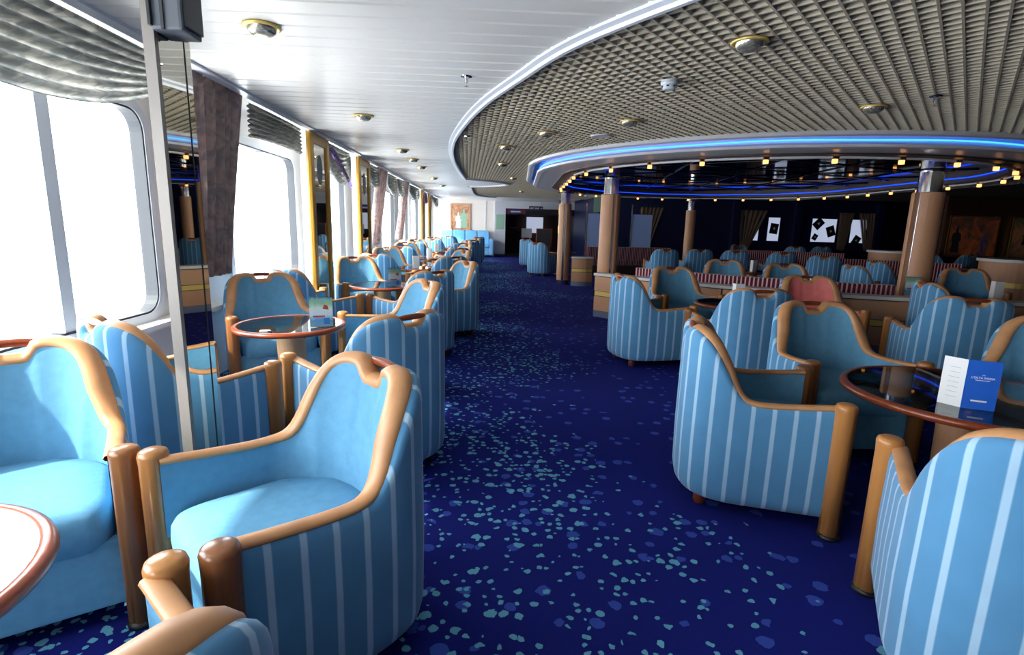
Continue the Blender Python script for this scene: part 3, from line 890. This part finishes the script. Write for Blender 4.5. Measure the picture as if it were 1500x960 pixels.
def swag(y0, y1, label, m='valance', low=.34, hi=.12, peak=.5, folds=7):
    """draped valance: folds hang between two points at the ceiling edge"""
    bm = bmesh.new(); rows = []
    nu, nv = 30, folds*8
    for i in range(nu+1):
        u = i/nu; yy = y0+(y1-y0)*u
        s = math.sin(PI*u**peak) if peak != 1 else math.sin(PI*u)
        drop = hi+(low-hi)*math.sin(PI*min(1, max(0, u)))**.8
        row = []
        for j in range(nv+1):
            t = j/nv
            z = ZC-.03-drop*(t**1.0)-(.05*math.sin(PI*u))*t
            x = XE-.09+.035*math.sin(t*folds*2*PI)*(.35+.65*math.sin(PI*u)**.5)+.09*t*math.sin(PI*u)*.6
            row.append((x, yy, z))
        rows.append(row)
    loft(bm, rows)
    o = finish('valance', bm, m, smooth=True)
    sm = o.modifiers.new('thick', 'SOLIDIFY'); sm.thickness = .005
    return tag(o, label, 'valance', 'swag valances over the windows')
swag(1.35, 3.35, 'large grey swag valance over the nearest window', low=.36, hi=.2)
swag(4.56, 5.76, 'grey swag valance right of the nearest curtain', low=.2, hi=.26)
vs_ = swag(6.55, 7.75, 'grey swag with a violet sash between the two gold mirrors', low=.40, hi=.12)
bm = bmesh.new(); loft(bm, [[(XE-.02+.015*math.sin(v*9), 6.58+.95*u+.0*v, ZC-.05-.42*u**1.2-(.16-.10*u)*v) for v in [k/8 for k in range(9)]] for u in [k/14 for k in range(15)]]); finish('violet_sash', bm, 'valance_violet', vs_, smooth=True)
swag(8.80, 9.70, 'grey swag right of the second gold mirror', low=.3, hi=.16)
swag(10.66, 11.6, 'grey swag after the second curtain', low=.34, hi=.2); swag(11.75, 12.65, 'grey swag before the third curtain', low=.32, hi=.16); swag(13.6, 15.5, 'long grey swag after the third curtain', low=.3, hi=.16)
swag(16.4, 17.4, 'far swag between the two far mirrors', 'valance_violet', low=.3, hi=.16); swag(19.5, 21.5, 'farthest grey swag valance beside the end wall', low=.3, hi=.16)

# ================================================================= CEILING FITTINGS
def make_downlight():
    r = empty('downlight')
    bm = bmesh.new(); lathe(bm, [(.065, .0), (.088, -.004), (.092, -.010), (.086, -.016), (.068, -.014), (.06, .0)], 28); finish('ring', bm, 'brass_bright', r, smooth=True)
    bm = bmesh.new(); lathe(bm, [(.07, -.012), (.066, -.03), (.05, -.044), (.03, -.05), (.0, -.052)], 24); finish('reflector', bm, 'reflector', r, smooth=True)
    return r
dl = make_downlight(); first = True
DL = [(-1.11, 2.89, 'nearest the camera in the white planks'), (-1.11, 5.09, 'second from the camera in the white planks'), (-1.11, 7.34, 'third from the camera in the white planks'), (-1.11, 8.39, 'fourth from the camera in the white planks'), (-1.11, 9.46, 'fifth from the camera in the white planks'), (-1.11, 11.7, 'sixth from the camera in the white planks'), (-1.11, 13.9, 'seventh from the camera in the white planks'),
      (1.30, 2.82, 'nearest the camera in the beige lattice'), (1.26, 4.93, 'in the beige lattice behind the smoke detector'), (.60, 5.69, 'in the beige lattice left of the loudspeaker disc'), (.23, 6.76, 'in the lattice near its curved left edge'), (.25, 8.65, 'in the lattice beyond the curved left edge'), (2.86, 4.06, 'in the lattice above the neon canopy'), (.55, 11.2, 'in the lattice left of the slim far column'), (1.0, 15.5, 'far in the lattice before the doorway')]
for x, y, l in DL:
    o = dl if first else copy_tree(dl); first = False
    o.location = (x, y, ZC+(.002 if x < -.5 else .008)); tag(o, 'round brass downlight '+l, 'downlight', 'ceiling downlights')
sm = empty('smoke_detector', (1.16, 3.60, ZC+.008))
bm = bmesh.new(); lathe(bm, [(0, 0), (.052, 0), (.055, -.018), (.05, -.03), (0, -.03)], 24); finish('base', bm, 'detector', sm, smooth=False)
bm = bmesh.new(); lathe(bm, [(.042, -.03), (.042, -.045), (.034, -.056), (0, -.058)], 24); finish('sensor_head', bm, 'detector', sm, smooth=False)
for k in range(6):
    a = PI*k/3; obox('vent', 'gasket', .041*math.cos(a)-.008, .041*math.cos(a)+.008, .041*math.sin(a)-.004, .041*math.sin(a)+.004, -.042, -.034, sm)
tag(sm, 'white round smoke detector on the beige lattice', 'smoke detector')
def sprinkler(x, y, l):
    r = empty('sprinkler', (x, y, ZC+.004))
    bm = bmesh.new(); lathe(bm, [(0, 0), (.04, 0), (.036, -.008), (.014, -.01), (.012, -.04), (0, -.04)], 16); finish('rosette', bm, 'chrome', r, smooth=False)
    bm = bmesh.new(); lathe(bm, [(.004, -.04), (.004, -.06), (.014, -.062), (.014, -.065), (0, -.065)], 12); finish('deflector', bm, 'chrome', r)
    tag(r, l, 'sprinkler', 'ceiling sprinklers')
sprinkler(-.14, 3.66, 'small chrome sprinkler in the white planks'); sprinkler(3.03, 3.70, 'small sprinkler in the lattice at the right'); sprinkler(-.22, 6.1, 'small sprinkler in the lattice near its curved edge')
bm = bmesh.new(); lathe(bm, [(0, 0), (.11, 0), (.105, -.012), (.09, -.014), (0, -.012)], 28)
o = finish('ceiling_speaker', bm, 'canopy_grey', smooth=False); o.location = (1.18, 5.78, ZC+.008); tag(o, 'flat grey loudspeaker disc in the lattice before the canopy', 'ceiling speaker')

# ================================================================= OVAL CANOPY WITH NEON
def stad(r, n=44):
    P = []
    ax, ay = STC1; bx, by = STC2
    for i in range(n+1):
        a = PI+PI*i/n; P.append((ax+r*math.cos(a), ay+r*math.sin(a)))
    for i in range(n+1):
        a = PI*i/n; P.append((bx+r*math.cos(a), by+r*math.sin(a)))
    return P
def ring_part(name, prof, m, parent, smooth=False):
    bm = bmesh.new()
    ps = [stad(r*KC) for r, z in prof]
    rows = [[(ps[j][i][0], ps[j][i][1], kz(prof[j][1])) for j in range(len(prof))] for i in range(len(ps[0]))]
    loft(bm, rows, closed_u=True, closed_v=True)
    return finish(name, bm, m, parent, smooth)
can = empty('neon_canopy', (0, 0, 0))
ring_part('outer_rim', [(3.36, 2.24), (3.36, 2.185), (3.38, 2.172), (3.42, 2.168), (3.445, 2.178), (3.455, 2.20), (3.455, 2.24)], 'canopy_grey', can)
ring_part('recess', [(3.37, 2.238), (3.27, 2.238), (3.27, 2.23), (3.37, 2.23)], 'canopy_dark', can)
ring_part('fascia', [(3.26, 2.24), (3.26, 2.205), (3.24, 2.20), (3.24, 2.17), (3.26, 2.165), (3.26, 2.13), (2.80, 2.10), (2.80, 2.26)], 'canopy_grey', can)
ring_part('lower_rim', [(3.25, 2.128), (3.30, 2.133), (3.325, 2.115), (3.315, 2.092), (3.26, 2.085), (3.2, 2.09), (2.95, 2.09), (2.95, 2.10)], 'canopy_grey', can)
ring_part('inner_band', [(2.95, 2.098), (2.95, 2.075), (2.72, 2.075), (2.70, 2.09), (2.70, 2.24), (2.76, 2.24)], 'canopy_dark', can)
def neon(r, z, m, rad=.008):
    bm = bmesh.new(); tube(bm, [(x, y, kz(z)+.004*math.sin(i*.9)) for i, (x, y) in enumerate(stad(r*KC))], rad, 8, closed=True)
    return finish('neon_tube', bm, m, can, smooth=True)
neon(3.278, 2.205, 'neon_blue'); neon(3.282, 2.158, 'neon_cyan'); neon(2.685, 2.15, 'neon_blue', .009)
ring_part('lamp_rail', [(2.80, 2.078), (2.80, 2.055), (2.775, 2.055), (2.775, 2.078)], 'canopy_grey', can)
bm = bmesh.new(); bm.faces.new([bm.verts.new((x, y, kz(2.235))) for x, y in stad(2.71*KC)]); finish('mirror_ceiling', bm, 'dark_mirror', can)
mx_, my_ = (STC1[0]+STC2[0])/2, (STC1[1]+STC2[1])/2
for i in range(-5, 6):
    for a_ in (.35, .35+PI/3, .35+2*PI/3):
        ux, uy = math.cos(a_), math.sin(a_); cx, cy = mx_-uy*i*1.12, my_+ux*i*1.12
        ts = [t*.05 for t in range(-120, 121) if stad_r(cx+ux*t*.05, cy+uy*t*.05) < 2.69*KC]
        if len(ts) > 6:
            bm = bmesh.new(); tube(bm, [(cx+ux*ts[0], cy+uy*ts[0], kz(2.227)), (cx+ux*ts[-1], cy+uy*ts[-1], kz(2.227))], .009, 6); finish('chrome_rib', bm, 'chrome', can)
# small amber lamps on the rail, evenly spaced
bmc = bmesh.new(); box(bmc, -.022, .022, -.022, .022, -.022, .022); bmesh.ops.bevel(bmc, geom=bmc.edges[:], offset=.004, segments=1, affect='EDGES')
lamp0 = finish('lamp_glass', bmc, 'amber_lamp', can); lm = lamp0.data
bmc = bmesh.new(); box(bmc, -.028, .028, -.024, .024, .021, .05)
cap0 = finish('lamp_cap', bmc, 'canopy_dark', lamp0); capm = cap0.data
pp = [Vector((x, y, 0)) for x, y in stad(2.79*KC, 60)]; pp.append(pp[0])
cum = [0]
for a, b in zip(pp, pp[1:]): cum.append(cum[-1]+(b-a).length)
NL = 36
for k in range(NL):
    t = cum[-1]*k/NL; j = max(q for q in range(len(cum)) if cum[q] <= t+1e-9); j = min(j, len(pp)-2)
    p = pp[j].lerp(pp[j+1], (t-cum[j])/max(1e-9, cum[j+1]-cum[j]))
    if k == 0: o = lamp0
    else: o = share('lamp_glass', lm, can); share('lamp_cap', capm, o)
    o.location = (p.x, p.y, kz(2.03))
can.location = (mx_, my_, 2.1)
for ch in [o for o in bpy.data.objects if o.parent == can]: ch.location -= can.location
tag(can, 'large oval ceiling canopy with blue neon tubes and amber lamps', 'ceiling canopy')

# ================================================================= COLUMNS
def column(x, y, label, r=.12, rot=0.0, ztop=2.285, zp=1.83):
    c = empty('column', (x, y, 0))
    bm = bmesh.new(); lathe(bm, [(.0, 0), (r*.78, 0), (r*.78, ztop), (0, ztop)], 28); finish('chrome_core', bm, 'chrome', c, smooth=False)
    bm = bmesh.new(); lathe(bm, [(r*.8, 0), (r*1.0, 0), (r*1.0, .10), (r*.8, .10)], 28); finish('foot_ring', bm, 'chrome', c)
    for a0, a1 in ((rot, rot+3.9), (rot+4.35, rot+5.85)):
        bm = bmesh.new(); lathe(bm, [(r*.75, .10), (r*.97, .10), (r*1.03, .115), (r*1.03, zp-.015), (r*.97, zp), (r*.75, zp), (r*.75, .10)], 22, a0=a0, a1=a1)
        bmesh.ops.holes_fill(bm, edges=bm.edges[:])
        finish('leather_pad', bm, 'leather_pad', c, smooth=False)
    bm = bmesh.new(); lathe(bm, [(r*.75, 2.06), (r*1.35, 2.065), (r*1.4, 2.075), (r*1.35, 2.085), (r*.75, 2.09)], 28); finish('collar', bm, 'chrome', c, smooth=False)
    bm = bmesh.new(); lathe(bm, [(r*.75, ztop-.05), (r*.95, ztop-.045), (r*.95, ztop), (r*.75, ztop)], 28); finish('top_ring', bm, 'chrome', c)
    return tag(c, label, 'column', 'leather clad columns')
column(1.90, 8.28, 'tan leather column at the end of the low partition', .145, rot=.80)
column(1.80, 12.35, 'slim leather and chrome column beyond the first, beside the aisle', .14, rot=.46, ztop=2.108)
column(5.5, 14.4, 'far leather column standing among the bar floor chairs', .125, rot=3.0, ztop=2.143)
column(5.12, 6.12, 'large leather column with chrome strip at the right', .155, rot=3.55)

# ================================================================= LOW PARTITIONS AND BENCHES
def offset(path, d):
    out = []
    for i, p in enumerate(path):
        a, b = path[max(0, i-1)], path[min(len(path)-1, i+1)]
        t = (b-a).normalized(); n = Vector((-t.y, t.x, 0)); out.append(p+n*d)
    return out
def strip(bm, path, d0, d1, z0, z1, uvl=False):
    A, B_ = offset(path, d0), offset(path, d1)
    S = [0]
    for a, b in zip(path, path[1:]): S.append(S[-1]+(b-a).length)
    rows = [[(a.x, a.y, z0), (a.x, a.y, z1), (b.x, b.y, z1), (b.x, b.y, z0)] for a, b in zip(A, B_)]
    V = loft(bm, rows, closed_v=True, uv=(lambda i, j: (S[i], j*.1)) if uvl else None)
    bm.faces.new(V[0]); bm.faces.new(V[-1][::-1])
def resample(path, step):
    S = [0]
    for a, b in zip(path, path[1:]): S.append(S[-1]+(b-a).length)
    n = max(2, int(S[-1]/step)); out = []
    for i in range(n+1):
        s = S[-1]*i/n
        for j in range(len(S)-1):
            if s <= S[j+1]+1e-9:
                out.append(path[j].lerp(path[j+1], (s-S[j])/max(1e-9, S[j+1]-S[j]))); break
    return out
def partition(pts, label, seg=12, it=3):
    path = resample(smooth_path([(x, y, 0) for x, y in pts], it), .08)
    r = empty('low_partition', tuple(path[0]))
    inv = Vector(path[0]); path = [p-inv for p in path]
    bm = bmesh.new(); strip(bm, path, .0, .14, .0, .63); finish('core', bm, 'canopy_dark', r)
    bm = bmesh.new(); strip(bm, path, -.012, .0, 0, .09); finish('kick_plate', bm, 'kick_metal', r)
    bm = bmesh.new(); strip(bm, path, -.05, .17, .625, .662); finish('ledge', bm, 'ledge_white', r)
    i = 0
    while i < len(path)-1:
        j = min(len(path)-1, i+seg)
        if len(path)-1-j < 4: j = len(path)-1
        sub = [p.copy() for p in path[i:j+1]]
        sub[0] = sub[0].lerp(sub[1], .12); sub[-1] = sub[-1].lerp(sub[-2], .12)
        for z0, z1 in ((.10, .315), (.40, .61)):
            bm = bmesh.new(); strip(bm, sub, -.028, -.001, z0, z1)
            finish('leather_panel', bm, 'leather_pad', r)
        bm = bmesh.new(); strip(bm, sub, -.016, -.001, .325, .39); finish('brass_strip', bm, 'brass_bright', r)
        i = j
    tag(r, label, 'partition', 'low leather partitions')
WP = [(1.66, 7.95), (2.02, 7.55), (2.45, 7.05), (2.95, 6.55), (3.5, 6.15), (4.2, 5.78), (5.0, 5.52), (5.9, 5.36), (7.0, 5.3)]
partition(WP, 'curved low partition with tan leather panels, brass strip and white ledge')
partition([(1.95, 12.05), (2.2, 11.95), (2.42, 12.0)], 'short low partition of leather panels beside the slim far column', it=1)
def bench(pts, z0, z1, label, d=.14, it=3):
    path = resample(smooth_path([(x, y, 0) for x, y in pts], it), .08)
    inv = Vector(path[0]); path = [p-inv for p in path]
    r = empty('striped_bench', tuple(inv))
    bm = bmesh.new(); strip(bm, path, .0, .10, z0, z1, uvl=True); bk = finish('backrest', bm, 'stripe_red', r)
    bm = bmesh.new(); strip(bm, path, .10, .56, .30, .44, uvl=True); finish('seat', bm, 'stripe_red', r)
    bm = bmesh.new(); strip(bm, path, .0, .5, .0, .30); finish('plinth', bm, 'canopy_dark', r)
    tag(r, label, 'bench', 'burgundy striped benches')
off = offset([Vector((x, y, 0)) for x, y in WP], .215)
bench([(p.x, p.y) for p in off[1:6]]+[(4.70, 5.86)], .45, .77, 'long burgundy striped bench behind the white partition ledge')
bench([(2.75, 14.3), (4.0, 14.7), (5.2, 14.9)], .45, .80, 'burgundy striped bench left of the far leather column', it=1)
bench([(6.3, 13.6), (7.6, 13.4), (8.9, 12.9)], .45, .84, 'burgundy striped bench in the middle of the far bar floor', it=1)
bench([(7.3, 11.2), (8.4, 10.7), (9.3, 10.0)], .45, .80, 'burgundy striped bench near the round counters', it=1)
def counter(x, y, label, r=.55, h=.95):
    c = empty('round_counter', (x, y, 0))
    bm = bmesh.new(); lathe(bm, [(0, .08), (r-.06, .08), (r-.05, .45), (0, .45)], 40); finish('lower_drum', bm, 'leather_pad', c, smooth=False)
    bm = bmesh.new(); lathe(bm, [(0, .45), (r-.02, .45), (r-.02, .54), (0, .54)], 40); finish('brass_band', bm, 'brass_bright', c)
    bm = bmesh.new(); lathe(bm, [(0, .54), (r, .54), (r, h-.05), (0, h-.05)], 40); finish('upper_drum', bm, 'leather_pad', c)
    bm = bmesh.new(); lathe(bm, [(0, h-.05), (r+.04, h-.05), (r+.04, h), (0, h)], 40); finish('white_top', bm, 'ledge_white', c)
    bm = bmesh.new(); lathe(bm, [(0, 0), (r-.1, 0), (r-.1, .08), (0, .08)], 32); finish('kick_plate', bm, 'kick_metal', c)
    tag(c, label, 'counter', 'round leather counters')
counter(9.95, 12.6, 'round leather counter with white top left of the leather column'); counter(9.75, 9.35, 'round leather counter with white top at the right edge')

# ================================================================= FAR END
p = empty('painting', (-1.06, YE-.03, 1.55))
obox('canvas', 'painting_c', -.36, .36, -.01, .0, -.52, .50, p)
for a in ((-.42, -.36, -.58, .56), (.36, .42, -.58, .56), (-.36, .36, -.58, -.52), (-.36, .36, .50, .56)): obox('frame_bar', 'leather_pad', a[0], a[1], -.03, .0, a[2], a[3], p)
def figure(par, x, z, h, m_, yy=-.012, lean=0):
    '''painted standing figure: head, shoulders, robe'''
    w_ = h*.22
    P_ = [(-.25, .84), (-.22, .93), (0, 1), (.22, .93), (.25, .84), (.2, .78), (.75, .70), (.9, .45), (.6, .42), (.8, 0), (-.8, 0), (-.6, .42), (-.9, .45), (-.75, .70), (-.2, .78)]
    b_ = bmesh.new(); b_.faces.new([b_.verts.new((x+a*w_+lean*b*h, yy, z+b*h)) for a, b in P_]); finish('painted_figure', b_, m_, par)
figure(p, -.08, -.42, .66, 'ledge_white'); figure(p, .14, -.40, .78, 'green_sheet', -.014)
tag(p, 'tall framed figure painting on the cream end wall', 'painting', 'paintings')
for k, (px, w, m_) in enumerate(((13.1, 1.35, 'painting_a'), (15.1, 1.8, 'painting_b'))):
    p = empty('painting', (px, 13.97, 1.32)); obox('canvas', m_, -w/2, w/2, -.02, 0, -.50, .52, p)
    for a in ((-w/2-.03, -w/2, -.53, .55), (w/2, w/2+.03, -.53, .55), (-w/2, w/2, -.53, -.50), (-w/2, w/2, .52, .55)): obox('frame_bar', 'brass', a[0], a[1], -.035, 0, a[2], a[3], p)
    if k: figure(p, -.25, -.2, .55, 'print_red', -.023, .25); figure(p, -.5, -.18, .5, 'wall_navy', -.022, .1)
    else: figure(p, -.45, -.42, .7, 'speaker_dark', -.022); figure(p, .35, -.45, .6, 'valance_violet', -.022)
    tag(p, ('orange abstract figure painting left of the wooden divider', 'painting of a red clad figure at the right edge')[k], 'painting', 'paintings')
sofa = empty('sofa', (-.85, YE-.35, 0))
obox('base', 'sofa_blue', -1.0, 1.0, -.38, .28, .08, .40, sofa, bevel=.03)
for k in range(4):
    x0 = -1.0+k*.5
    obox('seat_cushion', 'sofa_blue', x0+.008, x0+.492, -.42, .10, .40, .52, sofa, bevel=.03); obox('back_cushion', 'sofa_blue', x0+.008, x0+.492, .08, .26, .50, 1.06, sofa, bevel=.05)
obox('armrest', 'sofa_blue', 1.0, 1.16, -.40, .28, .08, .72, sofa, bevel=.04)
tag(sofa, 'long pale blue sofa against the cream end wall', 'sofa')
o = obox('notice_sheet', 'green_sheet', .42, .74, YE-.062, YE-.052, 1.12, 1.72); tag(o, 'pale green notice sheet on the grey wall by the doorway', 'notice')
struct(obox('trim_31', 'wall_black', .80, 3.7, YE-.05, YE+.05, 1.74, 1.98))
sg = empty('sign', (1.25, YE-.082, 1.86)); obox('board', 'sign_magenta', -.36, .36, 0, .03, -.09, .09, sg); obox('lettering_bar', 'sofa_blue', -.24, .16, -.004, .0, -.035, .025, sg); tag(sg, 'dark magenta sign over the doorway', 'sign', 'doorway signs')
sg = empty('sign', (2.0, YE-.6, 1.99)); obox('board', 'sign_navy', -.28, .28, 0, .03, -.085, .085, sg)
text('lettering', 'NEO BAR →', .095, 'paper_white', (0, -.004, 0), (PI/2, 0, 0), sg); obox('hanger', 'chrome', -.2, -.19, .01, .02, .085, .30, sg); obox('hanger', 'chrome', .19, .2, .01, .02, .085, .30, sg)
tag(sg, 'navy hanging sign with white lettering and arrow', 'sign', 'doorway signs')
ez = empty('menu_board', (2.02, 18.7, 0), .1)
obox('slate', 'chalk', -.24, .24, -.02, 0, .62, 1.18, ez); 
for a in ((-.28, -.24, .58, 1.22), (.24, .28, .58, 1.22), (-.24, .24, .58, .62), (-.24, .24, 1.18, 1.22)): obox('frame_bar', 'rim_wood', a[0], a[1], -.03, .01, a[2], a[3], ez)
for a in (-.22, .20): obox('easel_leg', 'rim_wood', a, a+.03, -.01, .02, 0, .6, ez)
tag(ez, 'chalk menu board on a wooden easel near the doorway', 'menu board')
bp = empty('brass_pole', (2.75, 20.2, 0)); 
bm = bmesh.new(); lathe(bm, [(0, 0), (.05, 0), (.05, ZC), (0, ZC)], 16); finish('shaft', bm, 'speaker_dark', bp)
for z in (1.05, 1.75): 
    bm = bmesh.new(); lathe(bm, [(.05, z), (.058, z), (.058, z+.28), (.05, z+.28)], 16); finish('brass_sleeve', bm, 'brass', bp)
tag(bp, 'dark pole with brass sleeves beside the doorway', 'pole')
struct(obox('window_11', 'lit_window', 1.95, 2.75, YE+3.6, YE+3.65, .95, 1.7), 'bright glazed door at the end of the corridor')
cb = empty('corridor_cabinet', (1.25, YE+3.2, 0)); obox('body', 'wall_black', -.35, .35, -.2, .2, 0, 1.05, cb); obox('picture', 'sign_magenta', -.2, .2, .2, .22, 1.2, 1.75, cb); obox('picture_border', 'paper_white', -.24, .24, .22, .23, 1.16, 1.79, cb)
tag(cb, 'black cabinet with a framed notice in the corridor', 'cabinet')
o = obox('notice_board', 'paper_white', 1.55, 2.0, YE+1.0, YE+1.03, .78, 1.18); tag(o, 'white notice board standing in the doorway', 'notice board'); 
st_ = obox('board_leg', 'paper_white', 1.6, 1.64, YE+1.0, YE+1.02, 0.0, .78, o); st_ = obox('board_leg', 'paper_white', 1.9, 1.94, YE+1.0, YE+1.02, 0.0, .78, o)

# ---- navy wall: pale panels, windows with playing card cut-outs, drapes
def wall_piece(name, m, x0, x1, z0, z1, d=.02, parent=None): return obox(name, m, x0, x1, YD-d, YD-.001, z0, z1, parent)
for i, (x0, x1, z0, z1) in enumerate(((3.0, 3.45, .55, 1.72), (4.35, 4.95, .55, 1.72))):
    o = obox('glass_panel', 'pale_glass', x0, x1, YD-1.6, YD-1.56, z0, z1); obox('panel_post', 'chrome', x0-.04, x0-.01, YD-1.62, YD-1.54, 0, 2.0, o)
    tag(o, ('pale blue glass panel left of the nearest leather column', 'pale blue glass panel right of the nearest leather column')[i], 'glass panel', 'pale glass panels')
o = obox('exit_sign', 'green_sheet', 3.15, 3.35, YD-1.7, YD-1.68, 1.76, 2.2); tag(o, 'narrow green emergency sign above the pale glass panel', 'sign')
for i, (x0, x1) in enumerate(((8.55, 9.05), (9.35, 9.75), (10.85, 11.7), (12.2, 12.75))):
    w = struct(wall_piece('window_%d' % (12+i), 'lit_window', x0, x1, 1.02, 1.78, .01), 'far bright window in the navy wall')
    wall_piece('frame_bar', 'wall_navy', x0-.05, x0, .98, 1.82, .03, w); wall_piece('frame_bar', 'wall_navy', x1, x1+.05, .98, 1.82, .03, w)
def pip(bm, cx, cz, s, y):
    pts = [(0, s), (-.8*s, -.2*s), (-.4*s, -.6*s), (0, -.3*s), (.4*s, -.6*s), (.8*s, -.2*s)]
    bm.faces.new([bm.verts.new((cx+a, y, cz+b)) for a, b in pts])
for i, (cx, cz, s, rot, l) in enumerate(((11.05, 1.62, .17, .75, 'upper left'), (11.5, 1.38, .17, -.35, 'lower right'), (10.98, 1.18, .1, .5, 'small lower'), (9.55, 1.42, .17, .12, 'single in the second window'), (12.42, 1.1, .15, .5, 'lowest at the right window'))):
    r = empty('card_cutout', (cx, YD-.06, cz)); r.rotation_euler = (0, rot, 0)
    obox('card', 'card_black', -s*.8, s*.8, 0, .012, -s, s, r)
    bm = bmesh.new(); pip(bm, 0, 0, s*.35, -.002); finish('spade_pip', bm, 'paper_white', r)
    tag(r, 'black playing card cut-out hung before the far windows, '+l, 'decoration', 'playing card cut-outs')
def dim_drape(x0, x1, x2, x3, label):
    bm = bmesh.new(); rows = []
    for j in range(11):
        t = j/10; rows.append([((x0+(x1-x0)*u)*(1-t)+(x2+(x3-x2)*u)*t, YD-.036+.03*math.sin(u*2*PI*6), 2.0+(.75-2.0)*t) for u in [k/48 for k in range(49)]])
    loft(bm, rows); o = finish('curtain', bm, 'drape_dim', smooth=True); sm_ = o.modifiers.new('thick', 'SOLIDIFY'); sm_.thickness = .006
    tag(o, label, 'curtain', 'dim curtains in the navy wall')
dim_drape(11.75, 12.25, 11.8, 12.05, 'dim brown curtain between the far windows'); dim_drape(12.4, 13.1, 12.75, 13.05, 'dim brown curtain gathered at the far right window'); dim_drape(8.3, 9.3, 8.45, 8.75, 'dim curtain gathered over the left far window'); dim_drape(5.0, 5.8, 5.05, 5.4, 'dark curtain left of the far leather column')
for i, x in enumerate((8.1, 10.2, 13.0)): struct(obox('trim_%d' % (20+i), 'wall_navy', x, x+.22, YD-.14, YD, 0, 2.3))
struct(obox('trim_30', 'ledge_white', 2.9, 4.7, YD-1.75, YD-1.55, 2.2, 2.24))
# coiled floor fitting in the foreground
fo = empty('floor_socket', (-.83, .93, 0))
bm = bmesh.new(); lathe(bm, [(0, .001), (.05, .001), (.052, .008), (.044, .011), (.042, .007), (0, .006)], 28); finish('plate', bm, 'black_rubber', fo, smooth=False)
bm = bmesh.new(); tube(bm, [(.03*math.cos(a), .03*math.sin(a), .010) for a in [2*PI*k/24 for k in range(24)]], .002, 6, closed=True); finish('chrome_ring', bm, 'chrome', fo)
obox('latch', 'chrome', -.07, -.045, -.012, .0, .002, .01, fo)
tag(fo, 'small round black floor socket under the foreground chairs', 'floor socket')
